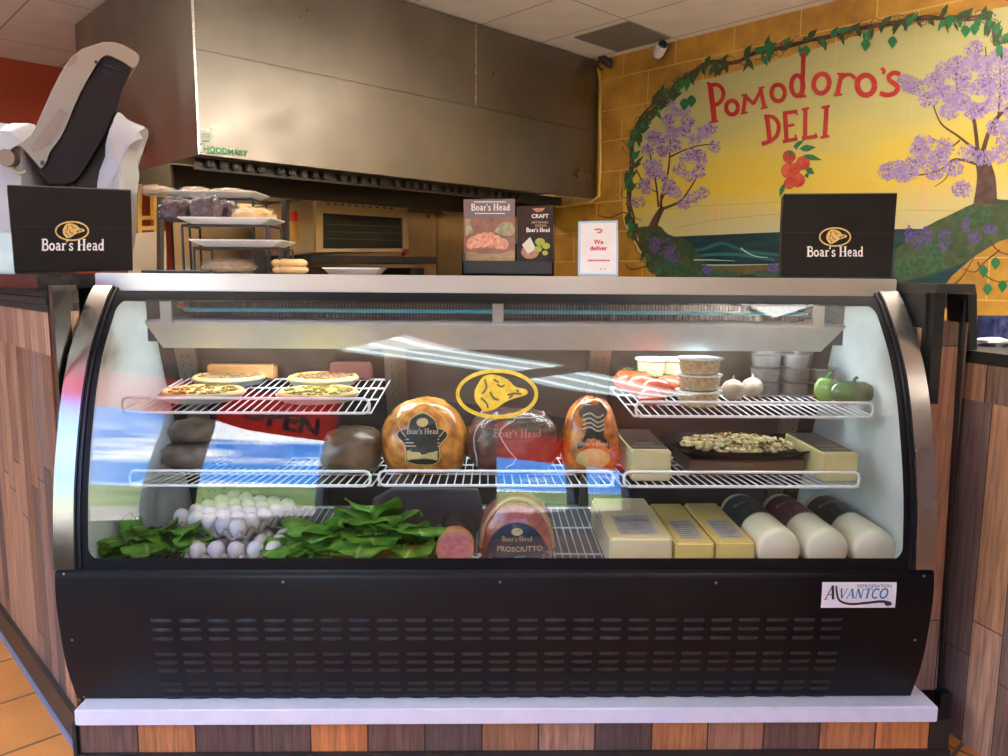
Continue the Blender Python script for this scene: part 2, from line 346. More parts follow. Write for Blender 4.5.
# painted block wall
mw, nt, b = newmat('painted_block'); N = nt.nodes; L = nt.links
uv = N.new('ShaderNodeUVMap'); n1 = N.new('ShaderNodeTexNoise'); n1.inputs['Scale'].default_value = 2.2; n1.inputs['Detail'].default_value = 7; n1.inputs['Roughness'].default_value = .65; L.new(uv.outputs[0], n1.inputs[0])
r = ramp(N, [(.28, (.20, .08, .01)), (.45, (.36, .175, .018)), (.58, (.47, .25, .025)), (.75, (.58, .36, .05))]); L.new(n1.outputs[0], r.inputs[0])
br = N.new('ShaderNodeTexBrick'); br.inputs['Scale'].default_value = 1; br.inputs['Brick Width'].default_value = .48; br.inputs['Row Height'].default_value = .24; br.inputs['Mortar Size'].default_value = .004
L.new(uv.outputs[0], br.inputs[0]); mx = N.new('ShaderNodeMixRGB'); L.new(br.outputs['Fac'], mx.inputs[0]); L.new(r.outputs[0], mx.inputs[1]); mx.inputs[2].default_value = (.56, .37, .10, 1)
L.new(mx.outputs[0], b.inputs['Base Color']); b.inputs['Roughness'].default_value = .42
bp = N.new('ShaderNodeBump'); bp.inputs['Strength'].default_value = .3; bp.inputs['Distance'].default_value = .004; bp.invert = True; L.new(br.outputs['Fac'], bp.inputs['Height']); L.new(bp.outputs[0], b.inputs['Normal'])
room_quad('wall_right', [st(S0, 0, 0), st(S1, 0, 0), st(S1, 0, CZ), st(S0, 0, CZ)], mw, [(S0, 0), (S1, 0), (S1, CZ), (S0, CZ)])
red_m = mat('red_wall_paint', (.36, .045, .012), .5, var=(.42, .06, .014), scale=2)
room_quad('wall_back', [st(S0, TW+.3, 0), st(S0, 0, 0), st(S0, 0, CZ), st(S0, TW+.3, CZ)], red_m, [(0, 0), (1, 0), (1, 1), (0, 1)])
tan_m = mat('tan_wall_paint', (.16, .13, .10), .6)
room_quad('wall_front', [st(S1, 0, 0), st(S1, TW+.3, 0), st(S1, TW+.3, CZ), st(S1, 0, CZ)], tan_m, [(0, 0), (1, 0), (1, 1), (0, 1)])
# window wall behind the camera (w runs along DM; p = base + DM*w)
def wp(w, z, d=0.): return DM*w+NM*(WN-d)+Z*z
w0 = (CR-Vector((0, 0, 0))).dot(DM)+S0; w1 = w0+(S1-S0)
dark_wall = mat('brown_wall_paint', (.05, .035, .025), .6)
pan = [(-2.9, -2.1), (-2.02, -1.13), (-.95, -.06), (1.45, 2.53), (2.66, 3.4)]
SILL, HEADZ = .48, 2.75
mb = MB()
def wbox(mb, a, b_, z0, z1, th=.12, d0=0.): mb.obox(wp(a, 0, d0), wp(b_, 0, d0), -NM*th, z0, z1)
wbox(mb, w0, w1, 0, SILL); wbox(mb, w0, w1, HEADZ, CZ)
edges = [w0]+[e for p in pan for e in p]+[w1]
for i in range(0, len(edges), 2): wbox(mb, edges[i], edges[i+1], SILL, HEADZ)
struct(obj('wall_left', mb, dark_wall))
alu = mat('window_frame_metal', (.16, .17, .2), .4, metal=.6)
wglass = film('window_glass', (.97, .98, .97), 1.5, 0)
for k, (a, b_) in enumerate(pan):
    mb = MB()
    for (c, d, z0, z1) in ((a, a+.04, SILL, HEADZ), (b_-.04, b_, SILL, HEADZ), (a, b_, SILL, SILL+.04), (a, b_, HEADZ-.04, HEADZ)): wbox(mb, c, d, z0, z1, .08, .02)
    fr = struct(obj('window_%d' % (k+1), mb, alu))
    mb = MB(); wbox(mb, a+.04, b_-.04, SILL+.04, HEADZ-.04, .006, .05); obj('window_pane', mb, wglass, fr)
# red vinyl banner behind the panes
ban = mat('red_vinyl', (.62, .035, .03), .5, emit=None)
m, nt, b = newmat('red_banner'); b.inputs['Base Color'].default_value = (.7, .04, .035, 1); b.inputs['Roughness'].default_value = .5
b.inputs['Transmission Weight'].default_value = .0
trl = nt.nodes.new('ShaderNodeBsdfTranslucent'); trl.inputs[0].default_value = (1., .10, .07, 1); mxs = nt.nodes.new('ShaderNodeMixShader'); mxs.inputs[0].default_value = .85
out = [n for n in nt.nodes if n.type == 'OUTPUT_MATERIAL'][0]; nt.links.new(b.outputs[0], mxs.inputs[1]); nt.links.new(trl.outputs[0], mxs.inputs[2]); nt.links.new(mxs.outputs[0], out.inputs[0]); banm = m
for k, (a, b_, z0, z1, lab) in enumerate([(-2.0, -1.15, 1.86, 2.71, 'red vinyl banner on the window nearest the left counter'), (-.93, -.08, 1.9, 2.71, 'red vinyl banner with black OPEN lettering on the storefront window'), (1.47, 2.51, 2.0, 2.71, 'red vinyl banner on the wide storefront window'), (2.68, 3.38, 2.0, 2.71, 'red vinyl banner on the far right storefront window')]):
    mb = MB(); wbox(mb, a, b_, z0, z1, .002, .01); bo = obj('window_banner', mb, banm, None); tag(bo, lab, 'banner')
    if k == 1: text_obj('lettering', 'OPEN', .22, dark_ink, bo, lambda x, y, off: wp(-.5+x, 1.98+y, .01)+NM*(.003+off), bold=.008)
# outside
m, nt, b = newmat('outside_ground'); N = nt.nodes; L = nt.links; b.inputs['Roughness'].default_value = .9
tc = N.new('ShaderNodeTexCoord'); n1 = N.new('ShaderNodeTexNoise'); n1.inputs['Scale'].default_value = .12; L.new(tc.outputs['Object'], n1.inputs[0])
r = ramp(N, [(.35, (.20, .17, .15)), (.6, (.42, .34, .28))]); L.new(n1.outputs[0], r.inputs[0]); L.new(r.outputs[0], b.inputs['Base Color'])
mb = MB(); a = -NM; c0 = NM*(WN-.3); mb.add([c0-DM*90-Z*.15, c0+DM*90-Z*.15, c0+DM*90+a*60-Z*.15, c0-DM*90+a*60-Z*.15], [(0, 1, 2, 3)])
struct(obj('parking_lot', mb, m))
hm = mat('hill_scrub', (.05, .10, .015), .9, var=(.22, .28, .08), scale=.09, detail=10)
mb = MB()
def hillf(u, v):
    d = 60+v*260; s_ = (u-.5)*700
    h = -.2+ (v**.7)*40*(1+.5*noise.noise(Vector((s_*.012, v*2, 3))))+1.5*noise.noise(Vector((s_*.08, v*9, 1)))*v
    return c0-NM*d+DM*s_+Z*h
mb.grid(hillf, 90, 24); struct(obj('hillside', mb, hm, smooth=180))

# ------------------------------------------------------------ painted mural on the block wall
nrm = -NM
def wallp(px, py, off): return on_plane(px, py, CR, NM)+nrm*(.0015+off)
mural = thing('wall_mural', 'painted mural of a sea view with purple trees and red lettering on yellow block wall', 'mural', st(1.5, 0, 1.2))
def zc(ox, oy, k): return lambda pts: [(ox+x/k, oy+y/k) for x, y in pts]
# sky field, own gradient of paint colours by height on the wall
m, nt, b = newmat('mural_sky'); N = nt.nodes; L = nt.links; b.inputs['Roughness'].default_value = .4
g = N.new('ShaderNodeNewGeometry'); sx = N.new('ShaderNodeSeparateXYZ'); L.new(g.outputs['Position'], sx.inputs[0])
nz = N.new('ShaderNodeTexNoise'); nz.inputs['Scale'].default_value = 1.3; nz.inputs['Detail'].default_value = 6; mpn = N.new('ShaderNodeMapping'); mpn.inputs['Scale'].default_value = (1, 1, 3); L.new(g.outputs['Position'], mpn.inputs[0]); L.new(mpn.outputs[0], nz.inputs[0])
ad = N.new('ShaderNodeMath'); ad.operation = 'MULTIPLY_ADD'; ad.inputs[1].default_value = .5; L.new(nz.outputs[0], ad.inputs[0]); L.new(sx.outputs[2], ad.inputs[2])
mr = N.new('ShaderNodeMapRange'); mr.inputs[1].default_value = 1.85; mr.inputs[2].default_value = 3.3; L.new(ad.outputs[0], mr.inputs[0])
r = ramp(N, [(0, (.46, .42, .24)), (.08, (.50, .42, .16)), (.2, (.60, .42, .025)), (.34, (.56, .42, .05)), (.5, (.43, .39, .13)), (.8, (.39, .37, .15)), (1, (.42, .33, .08))]); L.new(mr.outputs[0], r.inputs[0])
uvn = N.new('ShaderNodeUVMap'); br = N.new('ShaderNodeTexBrick'); br.inputs['Scale'].default_value = 1; br.inputs['Brick Width'].default_value = .48; br.inputs['Row Height'].default_value = .24; br.inputs['Mortar Size'].default_value = .004; L.new(uvn.outputs[0], br.inputs[0])
ml = N.new('ShaderNodeMath'); ml.operation = 'MULTIPLY'; ml.inputs[1].default_value = .35; L.new(br.outputs['Fac'], ml.inputs[0])
mx = N.new('ShaderNodeMixRGB'); L.new(ml.outputs[0], mx.inputs[0]); L.new(r.outputs[0], mx.inputs[1]); mx.inputs[2].default_value = (.5, .42, .2, 1); L.new(mx.outputs[0], b.inputs['Base Color'])
bp = N.new('ShaderNodeBump'); bp.inputs['Strength'].default_value = .3; bp.inputs['Distance'].default_value = .004; bp.invert = True; L.new(br.outputs['Fac'], bp.inputs['Height']); L.new(bp.outputs[0], b.inputs['Normal'])
sky_m = m
def wfill(pts, name, m, off, par=mural, mb=None):
    own = mb is None; mb = mb or MB(); vs = [wallp(x, y, off) for x, y in pts]
    uv = [((v-CR).dot(DM), v.z) for v in vs]; mb.add(vs, [tuple(range(len(vs)))], uv)
    return obj(name, mb, m, par) if own else None
rnd = random.Random(3)
def wob(pts, a, k=3):
    p = smooth_pts(pts, k); return [(x+rnd.uniform(-a, a), y+rnd.uniform(-a, a)) for x, y in p]
top = wob([(640, 252), (626, 225), (622, 200), (630, 160), (644, 125), (664, 98), (690, 84), (720, 76), (760, 64), (800, 52), (850, 38), (910, 24), (970, 14), (1020, 4), (1120, -26)], 1.2)
wfill(top+[(1120, 300), (650, 262)], 'sky_painting', sky_m, 0)
# sea
m = mat('mural_sea', (.003, .018, .026), .35, var=(.006, .045, .05), scale=3, stretch=(1, 1, 8), detail=7)
wfill([(664, 237), (700, 235.5), (785, 231.8), (900, 229), (1120, 228), (1120, 300), (900, 300), (655, 281)], 'sea_painting', m, .0006)
mb = MB(); sea_w = mat('mural_foam', (.5, .66, .6), .5)
for pts, w in (([(741, 248), (748, 253), (757, 256.5), (768, 257.5)], 1.3), ([(694, 260), (712, 260), (735, 261)], 1.0), ([(700, 265), (740, 265), (780, 264)], 1.1)): ribbon(mb, smooth_pts(pts), w, wallp, .0010, (1, .4))
obj('wave_foam', mb, sea_w, mural)
mb = MB(); 
for pts, w in (([(672, 247), (700, 250), (722, 243), (745, 251), (780, 255)], 3), ([(690, 257), (730, 254), (775, 260)], 3), ([(905, 240), (925, 241)], 3)): ribbon(mb, smooth_pts(pts), w, wallp, .0008)
obj('wave', mb, mat('mural_teal', (.015, .12, .12), .4), mural)
mb = MB(); ribbon(mb, smooth_pts([(690, 269), (740, 270), (785, 268)]), 9, wallp, .0009); obj('beach_painting', mb, mat('mural_sand', (.14, .10, .03), .5, var=(.08, .07, .02), scale=15), mural)
# faint painted bridge
mb = MB(); ribbon(mb, [(716.5, 200), (716, 226)], 3.2, wallp, .0007); ribbon(mb, [(922.5, 184), (922, 212)], 3, wallp, .0007); ribbon(mb, [(927, 184), (926.5, 212)], 1.6, wallp, .0007)
obj('bridge_tower', mb, mat('mural_pink', (.62, .36, .16), .5), mural)
mb = MB(); ribbon(mb, smooth_pts([(673, 229), (716, 220), (784, 213.5)]), .5, wallp, .0008); ribbon(mb, [(660, 210), (700, 206), (784, 202)], .4, wallp, .0008); ribbon(mb, [(900, 210), (960, 211)], .5, wallp, .0008)
obj('bridge_cable', mb, mat('mural_brownline', (.3, .25, .12), .5), mural)
# hills / banks
bank = mat('mural_bank', (.02, .05, .015), .5, var=(.07, .09, .03), scale=14, detail=8)
mb = MB(); fill(mb, wob([(928, 226), (945, 217), (975, 203), (992, 198), (1008, 200), (1060, 195)], .5)+[(1060, 262), (1000, 250), (930, 275), (900, 282), (893, 276), (895, 250)], wallp, .0009)
fill(mb, wob([(636, 228), (648, 226), (660, 226), (668, 234), (690, 243), (705, 262), (730, 280)], .5)+[(660, 281), (648, 262), (640, 245)], wallp, .0009)
obj('river_bank', mb, bank, mural)
def blob_dabs(name, clusters, m, off, r=(.8, 2.4), n=26, par=mural, sq=.7):
    mb = MB()
    for (cx, cy, rx, ry) in clusters:
        for _ in range(n):
            a = rnd.uniform(0, 2*pi); q = sqrt(rnd.random())
            x = cx+cos(a)*q*rx; y = cy+sin(a)*q*ry; s_ = rnd.uniform(*r)
            fill(mb, ell(x, y, s_, s_*sq, 5, 0, 2*pi, rnd.uniform(0, pi))[:-1], wallp, off+rnd.uniform(0, .0003))
    return obj(name, mb, m, par)
lil = mat('mural_lilac', (.22, .15, .31), .5, var=(.32, .23, .40), scale=30)
lil2 = mat('mural_violet', (.17, .09, .27), .5)
z2 = zc(590, 130, 4.8)
def cl(c, r=7): return [(x, y, r, r*.85) for x, y in c]
lc = z2([(300, 30), (400, 20), (350, 100), (320, 170), (265, 260), (530, 150), (525, 200), (430, 190), (380, 260), (410, 300), (455, 352), (545, 300), (600, 78), (550, 20), (300, 210), (235, 345), (490, 110), (500, 325)])+[(670, 100), (672, 112), (668, 120), (684, 112), (688, 122), (672, 132), (662, 138), (703, 132), (711, 128), (694, 140), (684, 132), (655, 140), (648, 150), (663, 150), (675, 146), (650, 165), (661, 176), (686, 158), (700, 155), (646, 188), (668, 190), (690, 176)]
# trunks
brn = mat('mural_bark', (.055, .022, .015), .5, var=(.09, .045, .03), scale=20)
mb = MB()
def R(pts, w, t=None, f=z2): ribbon(mb, smooth_pts(f(pts)), w, wallp, .0012, t)
R([(300, 475), (322, 420), (350, 372)], 8.5, (1.1, .55)); R([(345, 385), (345, 330), (390, 275)], 3.2, (1, .5)); R([(350, 378), (430, 345), (475, 290), (512, 230)], 3, (1, .4))
R([(330, 370), (318, 260), (292, 130), (290, 90)], 2.2, (1, .4)); R([(340, 330), (372, 220), (385, 100), (384, -60)], 2.4, (1, .4)); R([(385, 130), (470, 90), (560, 70), (620, 75)], 1.6, (1, .5)); R([(430, 360), (500, 340), (560, 290)], 1.4); R([(330, 300), (270, 270), (220, 185)], 1.2)
z4 = zc(580, 0, 2.355)
obj('tree_painting', mb, brn, mural); mb = MB()
R([(955, 480), (957, 420), (945, 375), (926, 350)], 16, (1.5, .5), z4); R([(938, 365), (925, 270), (893, 225), (885, 170)], 4.5, (1, .35), z4); R([(930, 352), (890, 320), (850, 290), (830, 240)], 3, (1, .4), z4); R([(925, 280), (965, 230), (960, 170), (955, 110)], 3, (1, .35), z4)
R([(945, 390), (885, 375), (850, 400), (800, 412), (750, 405)], 3, (1, .4), z4); R([(948, 360), (968, 300), (1000, 260), (1040, 240)], 5, (1, .5), z4); R([(985, 280), (990, 200), (988, 140)], 2.4, (1, .4), z4); R([(875, 385), (862, 420), (835, 440)], 1.6, (1, .4), z4); R([(895, 330), (870, 345), (820, 320)], 1.8, (1, .4), z4)
obj('tree_painting', mb, brn, mural); wfill([(938, 295), (952, 276), (975, 256), (1000, 241), (1120, 212), (1120, 340), (938, 340)], 'orange_painting', mw, .0020)
blob_dabs('blossom_painting', cl(lc, 7), lil, .0016, n=75, r=(.6, 1.7), sq=.55)
rc = z4([(835, 190), (860, 165), (790, 205), (770, 195), (930, 115), (945, 150), (900, 180), (870, 220), (960, 185), (965, 210), (820, 235), (990, 130), (1010, 150), (810, 335), (800, 350), (745, 395), (725, 405), (775, 405), (850, 370), (820, 372), (950, 372), (985, 365), (900, 445), (870, 262), (1010, 215), (900, 240), (940, 260), (915, 360), (880, 395), (1020, 260), (890, 150), (905, 210), (1000, 340), (920, 150), (945, 205), (970, 150), (850, 215), (880, 240), (925, 260), (975, 245), (1000, 185), (1010, 300), (980, 300), (860, 345), (790, 385), (760, 410), (835, 405)])
blob_dabs('blossom_painting', cl(rc, 10), lil, .0016, n=110, r=(.8, 2.2), sq=.5)
blob_dabs('blossom_shade', cl(rc[::2]+lc[::2], 6), lil2, .0021, n=9, r=(.7, 1.7))
blob_dabs('hyacinth_painting', [(664, 248, 12, 10), (672, 254, 8, 9), (655, 243, 6, 6), (918, 240, 6, 10), (926, 236, 5, 9), (909, 234, 4, 8), (945, 240, 7, 10), (967, 226, 3.5, 8), (975, 238, 7, 5), (990, 229, 7, 4), (773, 268, 5, 5), (708, 270, 6, 4)], mat('mural_indigo', (.055, .035, .17), .5, var=(.12, .07, .25), scale=40), .0021, n=50, r=(.7, 2))
blob_dabs('shrub_painting', [(665, 266, 18, 7), (690, 270, 22, 6), (925, 262, 18, 9), (935, 250, 10, 8), (905, 268, 10, 8), (935, 266, 9, 6), (720, 275, 20, 4), (975, 215, 20, 8), (770, 274, 14, 3)], mat('mural_leafdark', (.015, .055, .03), .5, var=(.04, .12, .04), scale=40), .0017, n=70, r=(1.2, 3.4))
# vine
vine = mat('mural_vine', (.035, .014, .012), .5, var=(.12, .05, .02), scale=12)
mb = MB()
vp_l = z2([(330, 700), (285, 640), (270, 590), (225, 520), (205, 430), (190, 360), (190, 250), (205, 150), (200, 60), (225, 10)])
vline = [vp_l[i] for i in range(len(vp_l))][::-1]
arch = [(637, 132), (642, 118), (658, 104), (668, 96), (678, 84), (692, 74), (706, 64), (722, 63), (738, 62), (752, 54), (775, 50), (800, 43), (830, 36), (856, 29), (884, 25), (905, 21), (928, 17), (950, 20), (968, 19), (985, 16), (990, 22), (995, 34), (996, 44), (1010, 40), (1040, 44)]
full = vline[::-1]+arch
for k in range(3):
    ph = k*2.1; pts = smooth_pts([(x+1.8*sin(i*1.3+ph), y+1.8*cos(i*1.7+ph)) for i, (x, y) in enumerate(full)], 4); ribbon(mb, pts, (2.8, 2.0, 1.4)[k], wallp, .0024+.0002*k)
for i in range(70):
    j = rnd.randrange(2, len(full)-1); x, y = full[j]; t = rnd.random(); x += (full[j-1][0]-x)*t; y += (full[j-1][1]-y)*t; a = rnd.uniform(0, 2*pi)
    ribbon(mb, smooth_pts([(x, y), (x+5*cos(a), y+5*sin(a)), (x+8*cos(a+.9), y+8*sin(a+.9)), (x+10*cos(a+1.9), y+7*sin(a+1.9))], 3), .7, wallp, .0026)
for p in (z2([(225, 520), (180, 400), (100, 420), (40, 410)]), [(1000, 250), (985, 262), (975, 272), (962, 268)], [(990, 240), (1000, 252), (1020, 256)], [(978, 262), (985, 275), (1000, 282), (1020, 278)], [(955, 284), (963, 276), (975, 256)], z2([(330, 660), (290, 650), (200, 670), (170, 640)])): ribbon(mb, smooth_pts(p), 1.6, wallp, .0024, (1.1, .5))
obj('vine_painting', mb, vine, mural)
def leaf(mb, x, y, a, l, w, off): fill(mb, [(x, y)]+[(x+l*t*cos(a)-s_*w*h*sin(a), y+l*t*sin(a)+s_*w*h*cos(a)) for s_, seq in ((1, ((.2, .7), (.45, 1), (.75, .5))),) for t, h in seq]+[(x+l*cos(a), y+l*sin(a))]+[(x+l*t*cos(a)+w*h*sin(a), y+l*t*sin(a)-w*h*cos(a)) for t, h in ((.75, .5), (.45, 1), (.2, .7))], wallp, off)
mg = MB(); mg2 = MB()
for i in range(170):
    j = rnd.randrange(1, len(full)-1) if i % 3 else rnd.randrange(len(vline), len(full)-1); x, y = full[j]; t = rnd.random(); x += (full[j-1][0]-x)*t+rnd.uniform(-3, 3); y += (full[j-1][1]-y)*t+rnd.uniform(-3, 3)
    up = rnd.random() < .45; a = rnd.uniform(-1.3, -.3) if up else rnd.uniform(.9, 2.2)
    leaf(mg if rnd.random() < .35 else mg2, x, y, a, rnd.uniform(9, 17), rnd.uniform(1.6, 3.4), .0028+rnd.random()*.0004)
for x, y in ((966, 30), (975, 28), (893, 41), (806, 50), (866, 44), (771, 46), (685, 103), (692, 100), (984, 270), (988, 288), (996, 262), (1003, 285), (770, 52)): leaf(mg, x, y-5, 1.6, 13, 5, .0033)
obj('leaf_painting', mg, mat('mural_green', (.015, .16, .05), .5), mural); obj('leaf_shade', mg2, mat('mural_darkgreen', (.02, .055, .015), .5, var=(.05, .08, .02), scale=30), mural)
# lettering
zl = zc(680, 60, 3.877); let = []
def lt(w, pts, sm=False): let.append((w/3.877, smooth_pts(zl(pts)) if sm else zl(pts)))
lt(20, [(118, 92), (122, 130), (129, 180), (135, 243)]); lt(15, [(110, 100), (145, 96), (166, 115), (168, 143), (152, 168), (124, 178)], True); lt(8, [(118, 243), (149, 236)]); lt(10, [(106, 88), (128, 100)])
lt(16, ell(203, 185, 23, 27, 20)); lt(15, [(246, 206), (255, 142)]); lt(14, [(252, 138), (288, 172)]); lt(13, [(286, 172), (318, 112)]); lt(15, [(314, 112), (328, 184)]); lt(7, [(237, 209), (264, 203)]); lt(7, [(240, 138), (262, 134)]); lt(7, [(306, 110), (330, 105)]); lt(7, [(314, 189), (341, 182)])
lt(16, ell(382, 128, 26, 32, 20)); lt(17, ell(456, 100, 23, 40, 20)); lt(17, [(480, -28), (478, 50), (474, 142)]); lt(8, [(464, 145), (491, 139)]); lt(8, [(470, -24), (490, -30)])
lt(18, ell(550, 92, 30, 38, 20, 0, 2*pi, .2)); lt(17, [(627, 56), (611, 136)]); lt(14, [(618, 82), (642, 60), (664, 58), (682, 74)], True); lt(8, [(598, 137), (630, 134)]); lt(8, [(610, 54), (640, 54)])
lt(20, ell(722, 98, 34, 39, 20)); lt(14, [(782, 32), (793, 42), (790, 56)]); lt(18, [(855, 56), (832, 50), (812, 62), (815, 80), (835, 94), (846, 110), (832, 130), (802, 136), (776, 128)], True)
lt(17, [(338, 216), (345, 270), (350, 318)]); lt(15, [(328, 220), (362, 222), (384, 250), (378, 290), (352, 314), (318, 326)], True)
lt(17, [(408, 205), (415, 315)]); lt(14, [(400, 207), (455, 200)]); lt(10, [(410, 258), (445, 251)]); lt(14, [(400, 317), (456, 306)]); lt(7, [(452, 193), (455, 214)]); lt(7, [(449, 290), (455, 312)])
lt(16, [(488, 190), (486, 302)]); lt(14, [(474, 304), (528, 297)]); lt(7, [(526, 284), (534, 302)]); lt(9, [(474, 193), (502, 187)])
lt(17, [(570, 182), (563, 297)]); lt(10, [(550, 186), (583, 178)]); lt(10, [(546, 302), (581, 295)])
mb = MB()
for k, (w, pts) in enumerate(let): ribbon(mb, pts, w*1.05, wallp, .0030+k*.00002)
obj('painted_lettering', mb, mat('mural_red', (.36, .010, .008), .4, var=(.44, .025, .015), scale=10), mural)
mb = MB(); md_ = MB()
for k, (x, y, r_) in enumerate(((425, 375, 23), (478, 400, 25), (425, 430, 29), (458, 466, 26), (424, 480, 19), (450, 420, 20))):
    (cx, cy), = zl([(x, y)]); fill(md_, ell(cx, cy, r_/3.877+.5, r_/3.877+.5, 18)[:-1], wallp, .0030+k*.0002); fill(mb, ell(cx, cy, r_/3.877, r_/3.877, 18)[:-1], wallp, .0031+k*.0002)
obj('tomato_painting', mb, mat('mural_tomato', (.42, .022, .008), .4, var=(.58, .09, .03), scale=14), mural); obj('tomato_outline', md_, mat('mural_darkred', (.2, .01, .01), .4), mural)
mb = MB()
for x, y, a, l, w in ((440, 340, -.6, 55, 9), (465, 345, -.1, 65, 14), (480, 370, .25, 75, 12), (440, 355, 2.4, 30, 8), (490, 420, .6, 40, 14), (405, 480, 1.9, 55, 10), (450, 350, -1.2, 40, 6), (490, 440, 1.2, 20, 9)):
    (cx, cy), = zl([(x, y)]); leaf(mb, cx, cy, a, l/3.877, w/3.877, .0045)
obj('tomato_leaf', mb, mat('mural_green', (.015, .16, .05), .5), mural)
# ============================================================ HOOD
TH = 2.637*KR; HB = EYE+.5*KR; HD = 1.62*KR
hood = thing('exhaust_hood', 'long stainless steel kitchen exhaust hood hanging from the ceiling', 'exhaust hood', st(-.8, TH/2, HB))
SZ = on_plane(195, 49, CR, DM).z
def hpanel(name, t0, t1, z0, z1, d=.012, s=0, m=hoodm):
    mb = MB(); mb.prism([st(s, t0, z0), st(s, t1, z0), st(s, t1, z1), st(s, t0, z1)], -DM*d); return obj(name, mb, m, hood)
hpanel('lower_front_panel', .01, TH, HB, SZ); tj = TH*.405
hpanel('upper_front_panel', .01, tj-.002, SZ+.004, CZ-.01, .012, -.004); hpanel('upper_front_panel', tj+.002, TH, SZ+.004, CZ-.01, .012, -.004)
mb = MB(); mb.prism([st(-.012, TH, HB), st(-HD, TH, HB), st(-HD, TH, CZ-.01), st(-.012, TH, CZ-.01)], DH*-.012); obj('side_panel', mb, hoodm, hood)
mb = MB(); mb.prism([st(.002, tj-.004, SZ), st(.002, tj+.004, SZ), st(.002, tj+.004, CZ-.02), st(.002, tj-.004, CZ-.02)], -DM*.004)
mb.prism([st(.004, TH-.004, HB), st(.004, TH+.006, HB), st(.004, TH+.006, CZ-.02), st(.004, TH-.004, CZ-.02)], -DM*.01)
obj('trim_strip', mb, steel('bright_trim', (.8, .78, .72), .25), hood)
mb = MB(); mb.prism([st(-.02, .02, HB-.002), st(-.02, TH-.01, HB-.002), st(-.02, TH-.01, HB+.03), st(-.02, .02, HB+.03)], -DM*(HD-.03)); 
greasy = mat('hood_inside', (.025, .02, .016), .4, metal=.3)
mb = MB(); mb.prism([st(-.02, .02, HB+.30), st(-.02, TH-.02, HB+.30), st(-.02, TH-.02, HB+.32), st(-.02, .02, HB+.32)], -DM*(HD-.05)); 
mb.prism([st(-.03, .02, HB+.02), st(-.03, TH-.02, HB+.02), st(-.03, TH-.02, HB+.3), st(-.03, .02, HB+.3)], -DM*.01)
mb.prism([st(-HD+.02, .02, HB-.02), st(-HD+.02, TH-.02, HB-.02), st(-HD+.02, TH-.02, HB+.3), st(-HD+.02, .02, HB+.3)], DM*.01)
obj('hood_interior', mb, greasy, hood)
# filter bank hanging below the front lip, slightly inside
mb = MB(); zf0, zf1 = HB-.095, HB+.02
mb.prism([st(-.16, .35, HB+.03), st(-.16, TH-.02, HB+.03), st(-.16, TH-.02, HB+.05), st(-.16, .35, HB+.05)], -DM*.5)
for k in range(6):
    t0 = TH-.10-k*.42
    for j in range(5):
        t = t0-j*.075; mb.box((-.0225, -.012, -.02), (.0225, .012, .02), Matrix.Translation(st(-.10, t, HB-.028)) @ Matrix.Rotation(atan2(DH.y, DH.x), 4, 'Z'), bev=.006)
mb.prism([st(-.12, .3, HB-.065), st(-.12, TH-.02, HB-.065), st(-.12, TH-.02, HB-.0), st(-.12, .3, HB-.0)], -DM*.012)
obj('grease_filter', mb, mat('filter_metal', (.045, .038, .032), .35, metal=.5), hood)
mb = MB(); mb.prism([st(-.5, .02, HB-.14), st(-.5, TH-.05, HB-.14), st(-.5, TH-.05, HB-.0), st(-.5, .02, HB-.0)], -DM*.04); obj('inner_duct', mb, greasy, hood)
# stickers
def hoodmap(px, py, off): return on_plane(px, py, CR+DM*.0, DM)+DM*(.003+off)
mb = MB(); fill(mb, [(199, 145.5), (234.5, 148), (234, 154.8), (198.5, 152)], hoodmap, 0); lab = obj('maker_label', mb, mat('sticker_white', (.72, .72, .66), .5), hood)
mb = MB(); fill(mb, [(199, 131), (212, 132), (212, 144), (199, 143)], hoodmap, 0); lab2 = obj('service_sticker', mb, mat('sticker_white', (.72, .72, .66), .5), hood)
gtx = mat('green_ink', (.03, .28, .05), .5)
u0 = on_plane(203, 151.5, CR, DM); 
text_obj('label_lettering', 'HOODMART', .043, gtx, lab, lambda x, y, off: u0-DH*x+Z*y+DM*(.005+off), align='LEFT', bold=.001)
mb = MB()
for y_ in (152.6, 153.5): ribbon(mb, [(207, y_), (230, y_+.9)], .45, hoodmap, .002)
for y_ in (134, 136, 138): ribbon(mb, [(201, y_), (210, y_+.5)], .5, hoodmap, .002)
ribbon(mb, [(202, 141), (209, 141.3)], 1.4, hoodmap, .002); obj('label_print', mb, gtx, lab)
# conduit and camera in the corner
mb = MB(); pts = [on_plane(x, y, CR-NM*.02+DM*.0, NM) for x, y in ((596, 64), (599, 72), (601, 85), (600, 120), (600.5, 160), (599, 196), (590, 202), (560, 206), (555, 206))]
mb.tube(pts, .012, 8); tag(obj('conduit', mb, mat('yellow_conduit', (.62, .42, .08), .5), smooth=50), 'thin yellow painted conduit running down beside the steel hood', 'conduit')
mb = MB(); mb.tube([on_plane(x, y, CR-NM*.08, NM) for x, y in ((600, 58), (604, 60), (609, 63), (611, 68))], [.02, .035, .035, .01], 8)
mb.tube([on_plane(x, y, CR-NM*.07, NM) for x, y in ((600, 60), (597, 66), (602, 70))], .008, 6)
tag(obj('cable_bundle', mb, black, smooth=60), 'black cable bundle in the ceiling corner beside the hood', 'cable')
c0_ = on_plane(660, 50, CR-NM*.1, NM); cam_t = thing('security_camera', 'small white security camera with black face below the ceiling', 'security camera', (c0_.x, c0_.y, c0_.z))
wp_ = mat('camera_white', (.75, .73, .7), .4)
mb = MB(); mb.lathe([(.001, .105), (.045, .105), (.045, .075), (.02, .06), (.015, .03)], c0_, 16); obj('mount', mb, wp_, cam_t, 40)
